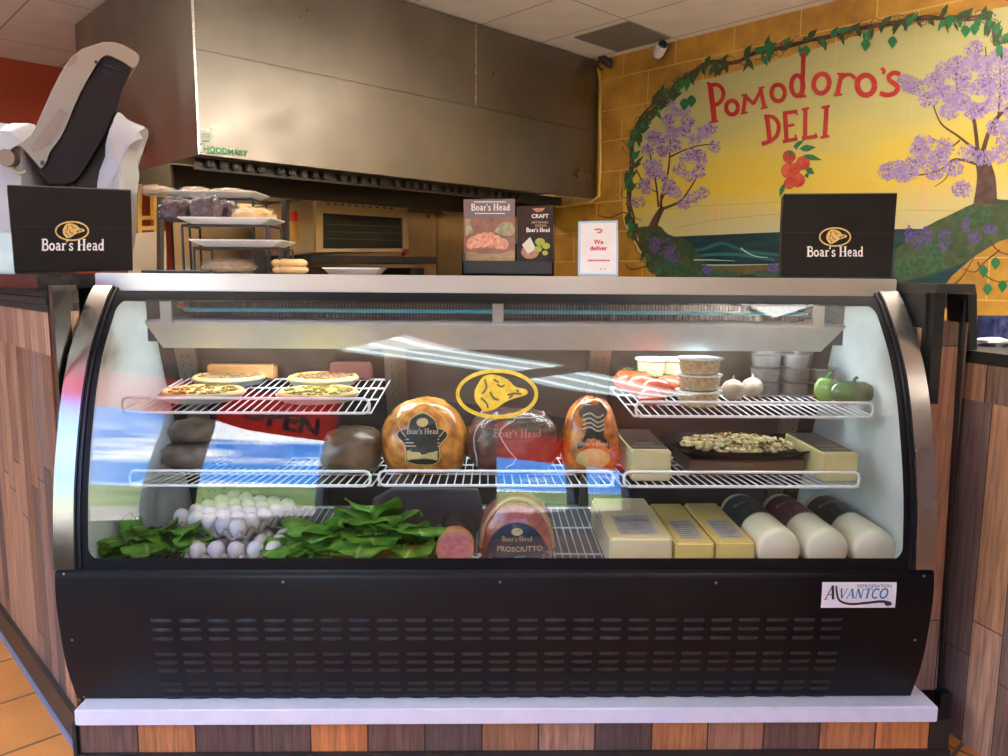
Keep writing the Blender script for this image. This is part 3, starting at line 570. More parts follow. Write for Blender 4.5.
tdir = Matrix.Rotation(radians(-60), 4, 'X'); Mx = Matrix.Translation(c0_) @ Matrix.Rotation(radians(10), 4, 'Z') @ Matrix.Rotation(radians(62), 4, 'X')
mb = MB(); mb.lathe([(.001, -.06), (.03, -.055), (.04, -.03), (.042, .045), (.038, .055)], (0, 0, 0), 20, Mx); obj('housing', mb, wp_, cam_t, 40)
mb = MB(); mb.lathe([(.036, .05), (.036, .058), (.028, .07), (.001, .072)], (0, 0, 0), 20, Mx); obj('lens_face', mb, black, cam_t, 40)

# ============================================================ KITCHEN BEHIND
cl_m = steel('backsplash_steel', (.52, .42, .29), .38, (1, 1, 20), .2)
mb = MB(); mb.prism([st(-.459, -.0, .9), st(-HD-.1, 0, .9), st(-HD-.1, 0, HB+.1), st(-.459, 0, HB+.1)], DH*.012)
a_ = obj('backsplash_cladding', mb, cl_m); tag(a_, 'brown stained steel sheet on the side wall under the hood', 'steel sheet')
mb = MB(); mb.prism([st(-HD-.06, .02, .9), st(-HD-.06, TH-.62, .9), st(-HD-.06, TH-.62, HB+.1), st(-HD-.06, .02, HB+.1)], -DM*.012)
tag(obj('steel_backsplash', mb, cl_m), 'stained steel backsplash behind the small oven', 'steel sheet')
# oven on a dark shelf
so = -.95*KR
def onS(px, py, s): return on_plane(px, py, CR+DM*s, DM)
def sprism(mb, px, s, d): mb.prism([onS(x, y, s) for x, y in px], -DM*d)
b0 = onS(350, 255, so); oven = thing('countertop_oven', 'stainless steel countertop pizza oven with a dark glass door', 'oven', tuple(b0))
mb = MB(); sprism(mb, [(290, 255), (316, 252), (316, 199), (290, 202)], so-.0, .6); sprism(mb, [(316, 252), (409, 252), (408, 206), (316, 199)], so, .6); obj('body', mb, steel('oven_steel', (.40, .34, .25), .35, (1, 1, 1), .15), oven)
mb = MB()
for q in ([(316, 252), (323, 252), (323, 200), (316, 199)], [(403, 252), (409, 252), (408, 206), (402, 206)], [(323, 213), (403, 218), (402, 206), (323, 200)], [(323, 252), (403, 252), (403, 248.5), (323, 248.5)]): sprism(mb, q, so+.03, .03)
dr = obj('door', mb, steel('oven_trim', (.7, .58, .4), .35), oven)
mb = MB(); sprism(mb, [(323, 249), (403, 249), (402.5, 218), (323, 213)], so+.012, .01); obj('door_glass', mb, mat('oven_glass', (.02, .024, .024), .12), dr)
mb = MB()
for y in (224, 231, 238): sprism(mb, [(326, y), (399, y+2), (399, y+2.8), (326, y+.8)], so+.014, .004)
obj('rack', mb, mat('rack_grey', (.1, .11, .11), .4), dr)
mb = MB()
for k in range(10): sprism(mb, [(327+k*7, 203+k*.5), (330+k*7, 203.2+k*.5), (330+k*7, 204.6+k*.5), (327+k*7, 204.4+k*.5)], so+.0325, .003)
obj('vent_slot', mb, black, oven)
mb = MB(); p1 = onS(414, 213, so+.05); mb.tube([onS(408, 209, so+.03), onS(427, 210.5, so+.1), onS(429, 218, so+.1)], .012, 8); obj('handle', mb, black, oven, 50)
mb = MB(); sprism(mb, [(404, 249), (409, 249), (409, 256), (404, 256)], so+.04, .03); obj('latch', mb, mat('rust_red', (.2, .03, .015), .5), oven)
mb = MB(); sprism(mb, [(310, 255), (436, 257), (436, 264), (312, 262)], so+.12, .7); tag(obj('oven_shelf', mb, mat('dark_iron', (.03, .026, .022), .5)), 'dark iron shelf carrying the countertop oven', 'shelf')
mb = MB(); sprism(mb, [(289, 267), (330, 267), (330, 330), (289, 330)], so-.05, .6); sprism(mb, [(410, 268), (424, 268), (424, 330), (410, 330)], so-.05, .6); tag(obj('oven_stand', mb, greasy), 'dark steel stand under the iron oven shelf', 'stand')
mb = MB(); mb.lathe([(.001, 0), (.034, 0), (.036, .1), (.03, .17), (.034, .18), (.034, .24), (.001, .24)], onS(294.5, 246, so+.1), 16)
bt = obj('spice_bottle', mb, mat('yellow_bottle', (.5, .3, .05), .4), smooth=40); tag(bt, 'small yellow bottle with red cap beside the oven', 'bottle')
mb = MB(); mb.lathe([(.001, .18), (.037, .18), (.037, .25), (.001, .25)], onS(294.5, 246, so+.1), 16); ch = obj('cap', mb, mat('cap_red', (.5, .03, .02), .4), smooth=40); ch.parent = bt
# yellow ladder rack and steel cabinet behind the trays
mb = MB(); sl = -.9
for q in ([(129, 186), (134, 184), (134, 236), (130, 236)], [(138, 184), (142, 184), (142, 236), (138, 236)], [(142, 216), (156, 216), (156, 219.5), (142, 219.5)], [(138, 226), (158, 226), (158, 230), (138, 230)], [(134, 186), (156, 184), (156, 187), (134, 189)], [(154, 184), (158, 184), (158, 236), (154, 236)]): sprism(mb, q, sl, .06)
tag(obj('wooden_rack', mb, mat('yellow_pine', (.48, .24, .035), .45, var=(.58, .33, .06), scale=8)), 'yellow wooden rack frame against the red wall', 'rack')
mb = MB(); sprism(mb, [(128, 234), (166, 231), (168, 330), (128, 330)], sl+.12, .5); cbn = obj('steel_cabinet', mb, steel('cab_steel', (.42, .36, .28), .4, (1, 1, 1), .15)); tag(cbn, 'low stainless cabinet with a bolt behind the tray stand', 'cabinet')
mb = MB(); sprism(mb, [(160, 236), (163, 236), (163, 239), (160, 239)], sl+.14, .02); q = obj('bolt', mb, black); q.parent = cbn
for q, sx_, d_, lab in (([(160, 188), (164, 188), (164, 300), (160, 300)], -.3, .05, 'dark thin post left behind the tray stand'), ([(285, 200), (289.5, 200), (289.5, 300), (285, 300)], -.6, .05, 'dark post just left of the countertop oven'), ([(252, 250), (265, 250), (266, 300), (252, 300)], -.9, .2, 'short wide dark post below the platters')):
    mb = MB(); sprism(mb, q, sx_, d_); tag(obj('steel_post', mb, mat('dark_iron', (.03, .026, .022), .5)), lab, 'post')
# lamps inside the hood
for k in range(3):
    c = st(-1.15, 1.5+k*.75, HB+.2); hl = None
    mb = MB(); mb.lathe([(.001, 0), (.04, .01), (.055, .05), (.03, .09), (.02, .11)], c, 14); obj('hood_lamp', mb, mat('hood_lamp_glow', (1, .9, .7), .5, emit=((1., .74, .42), 75.)), hood, 60)
# ============================================================ LEFT COUNTER
wood = wood_planks('reclaimed_planks', .078); wood2 = wood_planks('reclaimed_planks_light', .12, .8, [(.25, .13, .075), (.19, .10, .06), (.32, .19, .12), (.12, .075, .055), (.28, .15, .08), (.22, .14, .10)])
A = Vector((-1.126, 2.02, 0)); B_ = A-DM*2.4; inn = NM*.62
lc_ = thing('wood_clad_counter', 'plank clad service counter with black top left of the display case', 'counter', (A.x-.6, A.y+.8, 0))
def poly_prism(mb, pts, z0, z1):
    """vertical walls with metre UVs plus caps"""
    n = len(pts)
    u = 0
    for i in range(n):
        a, b = pts[i], pts[(i+1) % n]; l = (Vector((b.x-a.x, b.y-a.y, 0))).length
        mb.add([(a.x, a.y, z0), (b.x, b.y, z0), (b.x, b.y, z1), (a.x, a.y, z1)], [(0, 1, 2, 3)], [(u, z0), (u+l, z0), (u+l, z1), (u, z1)]); u += l+.03
    mb.add([(p.x, p.y, z1) for p in pts], [tuple(range(n))], [(p.x, p.y) for p in pts]); mb.add([(p.x, p.y, z0) for p in pts], [tuple(range(n-1, -1, -1))], [(p.x, p.y) for p in pts])
E2 = Vector((A.x+.005, A.y+.12, 0)); foot = [B_, A, E2, Vector((-1.25, 2.26, 0)), Vector((-1.25, 3.0, 0)), B_+inn]
mb = MB(); poly_prism(mb, foot, .0, 1.10); obj('body', mb, wood, lc_)
def offs(pts, d): return pts
mb = MB(); f2 = [p+(-NM)*.006 for p in (B_, A)]+foot[2:]; poly_prism(mb, f2, 1.10, 1.215); obj('upper_plank_band', mb, wood_planks('reclaimed_band', .075, 3, [(.26, .15, .10), (.22, .12, .075), (.30, .19, .13)]), lc_)
grn = mat('black_granite', (.016, .016, .018), .22, var=(.05, .05, .052), scale=25)
f3 = [B_-NM*.03, A-NM*.03+Vector((.0, 0, 0)), Vector((A.x, A.y+.10, 0)), Vector((-1.20, 2.2, 0)), Vector((-1.15, 2.30, 0)), Vector((-1.15, 3.0, 0)), B_+inn]
mb = MB(); poly_prism(mb, f3, 1.275, 1.312); obj('countertop', mb, grn, lc_, bevel=.004)
mb = MB()
for k in range(3): f4 = [B_-NM*(.012+.004*(k % 2)), A-NM*(.012+.004*(k % 2)), foot[2], foot[3], foot[4], foot[5]]; poly_prism(mb, f4, 1.215+k*.02, 1.233+k*.02)
obj('slatted_fascia', mb, mat('black_slat', (.03, .028, .026), .5), lc_)
mb = MB(); poly_prism(mb, [A-NM*.007-DM*.022, A-NM*.007, A+Vector((.002, .0, 0)), A+Vector((.002, .118, 0)), A+Vector((-.03, .118, 0)), A-DM*.022], 0.1, 1.285); obj('corner_post', mb, ssv, lc_)
mb = MB(); poly_prism(mb, [B_-NM*.016, A-NM*.016+DM*.01, A+DM*.01, B_], 0, .10); obj('kickboard', mb, mat('black_kick', (.02, .018, .018), .4), lc_)
mb = MB(); poly_prism(mb, [B_-NM*.024, A-NM*.024+DM*.01, A-NM*.016+DM*.01, B_-NM*.016], 0, .012); obj('floor_seal', mb, mat('blue_grey_seal', (.22, .26, .4), .4), lc_)
# dark ledge seen in the gap, with an orange block below it
mb = MB(); mb.box((-1.235, 2.32, 1.19), (-1.14, 2.9, 1.27)); tag(recenter(obj('dark_ledge', mb, mat('black_slat', (.03, .028, .026), .5))), 'dark board ledge in the gap left of the display case', 'ledge')
mb = MB(); mb.box((-1.235, 2.36, 0), (-1.16, 2.9, 1.189)); tag(recenter(obj('plywood_partition', mb, mat('orange_ply', (.36, .17, .06), .5))), 'orange plywood panel under the dark ledge in the left gap', 'panel')

# ============================================================ RIGHT SIDE
rp = thing('plank_end_panel', 'narrow upright plank panel with black frame right of the display case', 'panel', (1.25, 2.2, 0))
mb = MB(); poly_prism(mb, [Vector((1.196, 2.1, 0)), Vector((1.325, 2.1, 0)), Vector((1.325, 2.9, 0)), Vector((1.196, 2.9, 0))], 0.12, 1.20); obj('body', mb, wood2, rp)
def fbox(mb, p0, p1, Y, d): a = at(*p0, Y); b = at(*p1, Y); mb.box((min(a.x, b.x), Y, min(a.z, b.z)), (max(a.x, b.x), Y+d, max(a.z, b.z)))
dkf = mat('black_frame', (.018, .02, .02), .3)
mb = MB(); fbox(mb, (898, 295), (970, 308), 2.32, .5); fbox(mb, (900, 285), (940, 291), 2.30, .5); obj('black_rail', mb, mat('black_slat', (.03, .028, .026), .5), rp)
mb = MB(); mb.prism([at(x, y, 2.06) for x, y in ((935, 293), (946, 293), (938, 404), (928, 404))], (0, .03, 0)); mb.prism([at(x, y, 2.085) for x, y in ((926, 293), (932, 293), (928, 404), (923, 404))], (0, .3, 0)); obj('front_post', mb, dkf, rp)
mb = MB(); mb.prism([at(x, y, 2.05) for x, y in ((937, 283.5), (975, 284), (977, 294), (936, 293))], (0, .35, 0)); obj('cap_rail', mb, mat('black_slat', (.03, .028, .026), .5), rp)
mb = MB(); mb.prism([at(x, y, 2.1) for x, y in ((968, 294), (977, 294), (977, 350), (969, 350))], (0, .1, 0)); obj('rear_post', mb, dkf, rp)
mb = MB(); poly_prism(mb, [Vector((1.315, 2.06, 0)), Vector((1.345, 2.06, 0)), Vector((1.345, 2.09, 0)), Vector((1.315, 2.09, 0))], 0.0, .13); mb.prism([at(x, y, 2.085) for x, y in ((964, 300), (966.5, 300), (940, 724), (937.5, 724))], (0, .02, 0)); obj('dark_edge', mb, black, rp)
# right counter coming toward the viewer
R0 = Vector((1.336, 2.175, 0)); rd = Vector((.21, -.97, 0)).normalized(); R1 = R0+rd*1.3; RB1 = Vector((1.345, 2.9, 0)); RB0 = Vector((1.9, 2.9, 0)); ro = Vector((.97, .21, 0)).normalized()*.5
rc_ = thing('plank_counter', 'lower plank clad counter with black top at the right edge', 'counter', tuple(R0+rd*.6+ro*.5))
mb = MB(); poly_prism(mb, [RB1, R0, R1, R1+ro, RB0], .0, 1.088); obj('body', mb, wood_planks('reclaimed_planks_wide', .10, .75, [(.21, .12, .08), (.12, .08, .068), (.29, .175, .115), (.17, .095, .06), (.26, .145, .08), (.14, .09, .07)]), rc_)
mb = MB(); poly_prism(mb, [RB1, R0, R0-ro*.008, R1-ro*.02, R1+ro, RB0], 1.088, 1.122); obj('countertop', mb, mat('black_top', (.02, .02, .02), .35), rc_, bevel=.003)
mb = MB(); poly_prism(mb, [R0-ro*.004, R1-ro*.004, R1, R0], .985, 1.088); obj('upper_plank_band', mb, wood2, rc_)
q = Vector((1.60, 2.36, 0))
mb = MB(); mb.box((-.05, -.01, 0), (.07, .05, .085), Matrix.Translation((q.x, q.y, 1.122)) @ Matrix.Rotation(.3, 4, 'Z')); tag(recenter(obj('snack_packet', mb, mat('blue_foil', (.02, .03, .12), .2, var=(.12, .14, .35), scale=30))), 'dark blue glossy packet standing on the right counter', 'packet')
mb = MB()
def crum(u, v):
    a = u*2*pi; b = v*pi; r = .035*(1+.5*noise.noise(Vector((cos(a)*sin(b)*2, sin(a)*sin(b)*2, cos(b)*2))*1.5)); return Vector((q.x-.09+r*1.4*cos(a)*sin(b), q.y-.09+r*sin(a)*sin(b), 1.134+r*.4*cos(b)))
mb.grid(crum, 14, 8); tag(recenter(obj('crumpled_paper', mb, mat('white_paper', (.7, .7, .72), .6), smooth=30)), 'crumpled white paper on the right counter', 'paper')
# ============================================================ DISPLAY CASE
CX = .0335; HW = 1.149; HP = 1.15
PR = [(1.318, 2.290), (1.285, 2.236), (1.25, 2.190), (1.12, 2.085), (1.02, 2.032), (.916, 1.996), (.82, 1.969), (.738, 1.952), (.65, 1.941), (.56, 1.934)]
def prof(z):
    n = len(PR); z = min(max(z, PR[-1][0]), PR[0][0])
    for i in range(n-1):
        if PR[i][0] >= z >= PR[i+1][0]:
            def m(k):
                a = max(k-1, 0); b = min(k+1, n-1); return (PR[b][1]-PR[a][1])/(PR[b][0]-PR[a][0])
            h = PR[i+1][0]-PR[i][0]; t = (z-PR[i][0])/h
            return (2*t**3-3*t*t+1)*PR[i][1]+(t**3-2*t*t+t)*h*m(i)+(-2*t**3+3*t*t)*PR[i+1][1]+(t**3-t*t)*h*m(i+1)
    return PR[-1][1]
def pn(z):
    sl = (prof(z+.004)-prof(z-.004))/.008; return Vector((0, -1, sl)).normalized()
def glassmap(x, z, off): return Vector((x, prof(z), z))+pn(z)*off
def glass_hit(px, py):
    r = ray(px, py); lo, hi = 1.7, 2.5
    for _ in range(40):
        k = (lo+hi)/2; p = O+r*k
        if p.y < prof(p.z): lo = k
        else: hi = k
    return O+r*lo
case = thing('display_case', 'refrigerated deli display case with curved glass front and black louvered base', 'display case', (CX, 2.35, .165))
ZG0, ZG1 = .568, 1.250
# end panels (white inside), following the curve
white_in = mat('white_liner', (.70, .76, .76), .35)
def endoutline(x, inset=0.):
    zs = [.165+(.555-.165)*k/6 for k in range(6)]
    pts = [Vector((x, panprof(z)+inset, z)) for z in zs]+[Vector((x, prof(z)+inset, z)) for z in [.56+(1.30-.56)*k/20 for k in range(21)]]
    return pts+[Vector((x, 2.86, 1.30)), Vector((x, 2.86, .165))]
PP = [(.15, 1.996), (.284, 1.950), (.443, 1.926), (.50, 1.924), (.56, 1.930)]
def panprof(z):
    for i in range(len(PP)-1):
        if PP[i][0] <= z <= PP[i+1][0]:
            n = len(PP)
            def m(k): a = max(k-1, 0); b = min(k+1, n-1); return (PP[b][1]-PP[a][1])/(PP[b][0]-PP[a][0])
            h = PP[i+1][0]-PP[i][0]; t = (z-PP[i][0])/h
            return (2*t**3-3*t*t+1)*PP[i][1]+(t**3-2*t*t+t)*h*m(i)+(-2*t**3+3*t*t)*PP[i+1][1]+(t**3-t*t)*h*m(i+1)
    return PP[0][1] if z < PP[0][0] else PP[-1][1]
for sgn in (-1, 1):
    x = CX+sgn*HW
    mb = MB(); mb.prism(endoutline(x-sgn*.004, .012), Vector((-sgn*.013, 0, 0))); obj('end_panel', mb, white_in, case)
    mb = MB(); zs = [ZG0-.01+(1.275-ZG0+.01)*k/28 for k in range(29)]
    def band(mb, xa, xb, o0, o1, zs=zs):
        vs = []
        for z in zs:
            n = pn(z); p = Vector((0, prof(z), z))
            for xx, oo in ((xa, o0), (xb, o0), (xb, o1), (xa, o1)): vs.append(p+n*oo+Vector((xx, 0, 0)))
        m = len(zs); fs = [(4*i+k, 4*i+(k+1) % 4, 4*i+4+(k+1) % 4, 4*i+4+k) for i in range(m-1) for k in range(4)]+[(3, 2, 1, 0), (4*m-4, 4*m-3, 4*m-2, 4*m-1)]
        mb.add(vs, fs)
    band(mb, x, x-sgn*.052, .010, -.03); obj('side_frame', mb, ssv, case, smooth=40)
    mb = MB(); band(mb, x-sgn*.052, x-sgn*.066, .004, -.012); band(mb, x-sgn*.052, x-sgn*.056, .009, -.0); obj('gasket', mb, mat('gasket_black', (.008, .008, .012), .4, spec=.3), case, smooth=40)
# glass sheet
GX0, GX1 = CX-HW+.06, CX+HW-.06
gm = film('curved_glass', (.965, .98, .975), 1.52, 0.0)
mb = MB(); mb.grid(lambda u, v: Vector((GX0+(GX1-GX0)*u, prof(.556+(1.272-.556)*v), .556+(1.272-.556)*v)), 2, 64)
def inner_sheet(u, v):
    z = .556+(1.272-.556)*v; return Vector((GX0+(GX1-GX0)*(1-u), prof(z), z))-pn(z)*.005
mb.grid(inner_sheet, 2, 64)
glass = obj('curved_glass', mb, gm, case, smooth=180)
# printed black border with rounded corners, on the glass
mb = MB(); r_ = .035; b0_, b1_ = .012, .012
zi0, zi1 = ZG0+.012, ZG1-.003; xi0, xi1 = GX0+.024, GX1-.024
def inner(z):
    d = min(z-zi0, zi1-z); return 0 if d >= r_ else r_-sqrt(max(0, r_*r_-(r_-max(d, 0))**2))
zs = [.556+(1.268-.556)*k/120 for k in range(121)]
for k in range(120):
    za, zb = zs[k], zs[k+1]; ia = inner(za) if zi0 < za < zi1 else None; ib = inner(zb) if zi0 < zb < zi1 else None
    if ia is None or ib is None: mb.add([glassmap(GX0, za, .0006), glassmap(GX1, za, .0006), glassmap(GX1, zb, .0006), glassmap(GX0, zb, .0006)], [(0, 1, 2, 3)])
    else:
        mb.add([glassmap(GX0, za, .0006), glassmap(xi0+ia, za, .0006), glassmap(xi0+ib, zb, .0006), glassmap(GX0, zb, .0006)], [(0, 1, 2, 3)])
        mb.add([glassmap(xi1-ia, za, .0006), glassmap(GX1, za, .0006), glassmap(GX1, zb, .0006), glassmap(xi1-ib, zb, .0006)], [(0, 1, 2, 3)])
obj('black_border', mb, mat('border_black', (.004, .004, .006), .5, spec=.15), glass)
# gold decal on the glass
c_ = glass_hit(497, 394); ra = glass_hit(538, 394).x-c_.x; zt = glass_hit(497, 370).z; zb = glass_hit(497, 418).z; zc_ = (zt+zb)/2; rz_ = (zt-zb)/2
emblem(glass, lambda x, z, off: glassmap(x, z, off), c_.x, zc_, ra, rz_, .001, mat('gold_decal', (.62, .44, .02), .35, var=(.78, .60, .06), scale=60), mat('decal_line', (.12, .10, .06), .4), fill_bg=False, name='decal')
# top
mb = MB(); mb.box((CX-HW+.0, 2.222, 1.247), (CX+HW, 2.87, 1.318), bev=.003); obj('top_panel', mb, steel('top_steel', (.60, .57, .50), .42, (1, 1, 1)), case, smooth=30)
mb = MB(); mb.box((CX-HW+.07, 2.21, 1.239), (CX+HW-.07, 2.25, 1.247)); obj('top_seal', mb, black, case)
# evaporator behind the canopy
mb = MB(); mb.box((CX-1.13, 2.46, 1.245), (CX+1.13, 2.86, 1.262)); mb.box((CX-1.13, 2.50, 1.10), (CX+1.13, 2.51, 1.25)); obj('ceiling_liner', mb, mat('dark_liner', (.03, .035, .04), .5), case)
ev0, ev1 = at(190, 310, 2.36), at(806, 310, 2.36)
mb = MB(); mb.box((ev0.x, 2.37, 1.185), (ev1.x, 2.48, 1.256)); obj('evaporator_core', mb, mat('coil_dark', (.02, .035, .05), .4), case)
mb = MB(); n_ = 200
for k in range(n_): x = ev0.x+(ev1.x-ev0.x)*k/n_; mb.box((x, 2.352, 1.187), (x+.0022, 2.372, 1.254))
obj('cooling_fin', mb, mat('fin_metal', (.10, .15, .19), .4, metal=.3), case)['kind'] = 'stuff'
mb = MB(); mb.tube([(ev0.x-.01, 2.346, 1.210), (ev1.x, 2.346, 1.210)], .006, 8); obj('reflection_stripe', mb, mat('reflection_cyan', (.10, .72, .95), .3), case, 50)  # cyan rod paints the streak of light reflected across the evaporator
mb = MB(); mb.tube([(ev0.x-.025, 2.36, 1.235), (ev0.x-.03, 2.355, 1.222), (ev0.x-.005, 2.36, 1.21)], .008, 8); obj('copper_bend', mb, mat('copper', (.5, .16, .06), .3, metal=.8), case, 50)
# light canopy: slanted white panel with clips
a0, a1 = at(145, 317, 2.26), at(845, 324, 2.26); c0, c1 = at(158, 344, 2.36), at(826, 350, 2.36)
mb = MB(); top_z = 1.175; bot_z = 1.094
pts = [Vector((a0.x, 2.255, top_z)), Vector((a1.x, 2.255, top_z)), Vector((a1.x-.03, 2.345, bot_z)), Vector((a0.x+.012, 2.345, bot_z))]
mb.prism(pts, (0, .012, .010)); mb.prism([Vector((a0.x, 2.255, top_z)), Vector((a1.x, 2.255, top_z)), Vector((a1.x, 2.50, top_z+.006)), Vector((a0.x, 2.50, top_z+.006))], (0, 0, .005))
obj('light_canopy', mb, mat('canopy_white', (.56, .63, .66), .4), case)
mb = MB()
for px in (165, 498, 820): p = at(px, 308, 2.25); w_ = .016; mb.box((p.x-w_, 2.252, 1.17 if px != 498 else 1.182), (p.x+w_, 2.262, 1.258))
obj('canopy_clip', mb, mat('clip_white', (.55, .58, .56), .4), case)
mb = MB(); mb.tube([(CX-.98, 2.375, 1.112), (CX+.98, 2.375, 1.112)], .013, 12)
obj('fluorescent_tube', mb, mat('tube_glow', (.9, .95, 1), .5, emit=((.93, .98, 1.0), 19.)), case, smooth=50)
# interior: deck, back, posts
mb = MB(); mb.box((CX-1.13, 1.96, .44), (CX+1.13, 2.86, .462)); mb.box((CX-1.13, 1.945, .44), (CX+1.13, 1.96, .565)); obj('deck', mb, mat('deck_grey', (.16, .17, .18), .4), case)
backm = mat('rear_door_dark', (.035, .027, .022), .16, var=(.075, .06, .048), scale=3, stretch=(1, 1, 2))
def backp(x, z): # slanted rear doors
    return Vector((x, 2.80-(z-.46)*.36, z))
mb = MB()
for (xa, xb, o_) in ((-1.13, -.30, 0), (-.32, .36, .02), (.34, 1.13, 0)): mb.prism([backp(CX+xa, .46)+Vector((0, o_, 0)), backp(CX+xb, .46)+Vector((0, o_, 0)), backp(CX+xb, 1.25)+Vector((0, o_, 0)), backp(CX+xa, 1.25)+Vector((0, o_, 0))], (0, .01, 0))
obj('rear_sliding_door', mb, backm, case)
pm = steel('post_steel', (.34, .29, .24), .35, (1, 1, 1))
for px, w_ in ((197, .034), (398, .036), (596, .036), (792, .03)):
    q = at(px, 360, 2.66); mb = MB(); mb.prism([backp(q.x-w_, .46)+Vector((0, -.03, 0)), backp(q.x+w_, .46)+Vector((0, -.03, 0)), backp(q.x+w_, 1.2)+Vector((0, -.03, 0)), backp(q.x-w_, 1.2)+Vector((0, -.03, 0))], (0, .026, 0)); po = obj('shelf_post', mb, pm, case, bevel=.003)
    mb = MB()
    for k in range(22):
        z = .5+k*.032
        for dx in (-.012, .012): c = backp(q.x+dx, z)+Vector((0, -.0318, 0)); mb.box((c.x-.002, c.y-.0, z), (c.x+.002, c.y+.006, z+.014))
    obj('slot', mb, black, po)
# wire shelves
def wshelf(xa, xb, Yf, Yb, zf, zb, xa2=None, xb2=None, rail=.042, n=None, name='wire_shelf'):
    xa2 = xa if xa2 is None else xa2; xb2 = xb if xb2 is None else xb2
    mb = MB(); P_ = lambda u, v: Vector(((xa+(xb-xa)*u)*(1-v)+(xa2+(xb2-xa2)*u)*v, Yf+(Yb-Yf)*v, zf+(zb-zf)*v))
    R_ = .0036
    mb.tube([P_(0, 0), P_(1, 0), P_(1, 1), P_(0, 1)], R_, 6, True)
    n = n or int((xb-xa)/.0235)
    for k in range(1, n): mb.tube([P_(k/n, 0)+Vector((0, -.002, .003)), P_(k/n, 1)+Vector((0, 0, .003))], .0021, 5)
    for v in (.36, .7): mb.tube([P_(0, v), P_(1, v)], .003, 6)
    o = obj(name, mb, wire_white, case, 50)
    if rail:
        mb = MB(); c = .014; x0, x1 = xa+.004, xb-.004
        pts = [(x0, zf+c), (x0, zf+rail-c), (x0+c*.3, zf+rail-c*.3), (x0+c, zf+rail), (x1-c, zf+rail), (x1-c*.3, zf+rail-c*.3), (x1, zf+rail-c), (x1, zf+c), (x1-c*.3, zf+c*.3), (x1-c, zf), (x0+c, zf), (x0+c*.3, zf+c*.3)]
        mb.tube([(x, Yf-.006, z) for x, z in pts], .0042, 8, True); obj('front_rail', mb, wire_white, o, 50)
    # hooks to the posts
    mb = MB()
    for u in (0, 1): p = P_(u, 1); d = .12; mb.prism([p, p+Vector((0, .05, .01)), p+Vector((0, .05, -.03)), p+Vector((0, -d, -.012))], (.003*(1 if u == 0 else -1), 0, 0))
    obj('hook', mb, pm, o); return o
tl = [at(122, 413, 2.17), at(370, 413, 2.17), at(391, 379, 2.58), at(176, 379, 2.58)]
SH = {}
def mk(key, pxs, Yf, Yb, rail=.042):
    (x0, y0), (x1, _), (bx, by) = pxs; a = at(x0, y0, Yf); b = at(x1, y0, Yf); c = at((x0+x1)/2, by, Yb)
    SH[key] = (a.x, b.x, Yf, Yb, a.z, c.z); wshelf(a.x, b.x, Yf, Yb, a.z, c.z, rail=rail)
def shz(key, Y): a = SH[key]; return a[4]+(a[5]-a[4])*(Y-a[2])/(a[3]-a[2])+.006
mk('TL', ((123, 412), (371, 412), (391, 379)), 2.16, 2.60)
mk('TR', ((634, 416), (873, 416), (0, 388)), 2.16, 2.60)
mk('ML', ((130, 485), (372, 485), (0, 458)), 2.10, 2.58)
mk('MM', ((378, 485), (614, 486), (0, 458)), 2.10, 2.58)
mk('MR', ((622, 486), (859, 486), (0, 458)), 2.10, 2.58)
DZ = .475
for xa, xb in ((-1.07, -.36), (-.35, .36), (.37, 1.07)):
    wshelf(CX+xa, CX+xb, 2.0, 2.70, DZ, DZ+.01, rail=0, name='deck_rack')
# black front panel with louvers
pbl = mat('panel_black', (.006, .0066, .0088), .5, var=(.008, .0085, .011), scale=4, spec=.22)
mb = MB(); zs = [.15+(.548-.15)*k/24 for k in range(25)]
vs = []
X0, X1 = CX-HP, CX+HP
mb.grid(lambda u, v: Vector((X0+(X1-X0)*u, panprof(.1655+.3825*v), .1655+.3825*v)), 2, 24)
mb.add([(X0, panprof(.548), .548), (X1, panprof(.548), .548), (X1, 1.952, .566), (X0, 1.952, .566)], [(0, 1, 2, 3)])
bp_ = obj('base_panel', mb, pbl, case, smooth=30, solid=.004)
def pmap(x, z, off):
    sl = (panprof(z+.003)-panprof(z-.003))/.006; n = Vector((0, -1, sl)).normalized(); return Vector((x, panprof(z), z))+n*off
def pan_hit(px, py):
    r = ray(px, py); lo, hi = 1.5, 2.5
    for _ in range(40):
        k = (lo+hi)/2; p = O+r*k
        if p.y < panprof(p.z): lo = k
        else: hi = k
    return O+r*lo
mb = MB(); mo = MB()
rows = [pan_hit(504, y).z for y in (620, 629, 638, 653.5, 661.5, 669.5, 682.5, 689, 695.5)]
xs0 = pan_hit(162, 629).x; xs1 = pan_hit(831, 629).x
for z in rows:
    for k in range(25):
        x = xs0+(xs1-xs0)*k/24; w_ = .027; h = .0085
        def louv(u, v):
            e = 1-abs(2*u-1)**4; return pmap(x-w_+2*w_*u, z-h*.5+h*v, .0032*e*(1-v)**.8+.0002)
        mb.grid(louv, 6, 3)
        fill(mo, [(x-w_*.93, z-h*.5-.0012), (x+w_*.93, z-h*.5-.0012), (x+w_*.93, z-h*.5+.0005), (x-w_*.93, z-h*.5+.0005)], pmap, .0006)
obj('louver', mb, mat('louver_black', (.012, .012, .014), .38), bp_, smooth=40)['kind'] = 'stuff'
obj('louver_opening', mo, mat('slot_black', (.002, .002, .002), .8), bp_)['kind'] = 'stuff'
mb = MB()
for x, y in ((283, 582), (500, 582), (716, 583), (924, 576), (64, 574), (72, 640), (915, 640), (84, 697), (902, 697)):
    p = pan_hit(x, y); mb.lathe([(.001, .002), (.003, .0014), (.0038, 0)], (0, 0, 0), 10, Matrix.Translation(pmap(p.x, p.z, 0)) @ Matrix.Rotation(pi/2, 4, 'X'))
obj('screw', mb, steel('screw_steel', (.3, .3, .3), .35), bp_, 40)
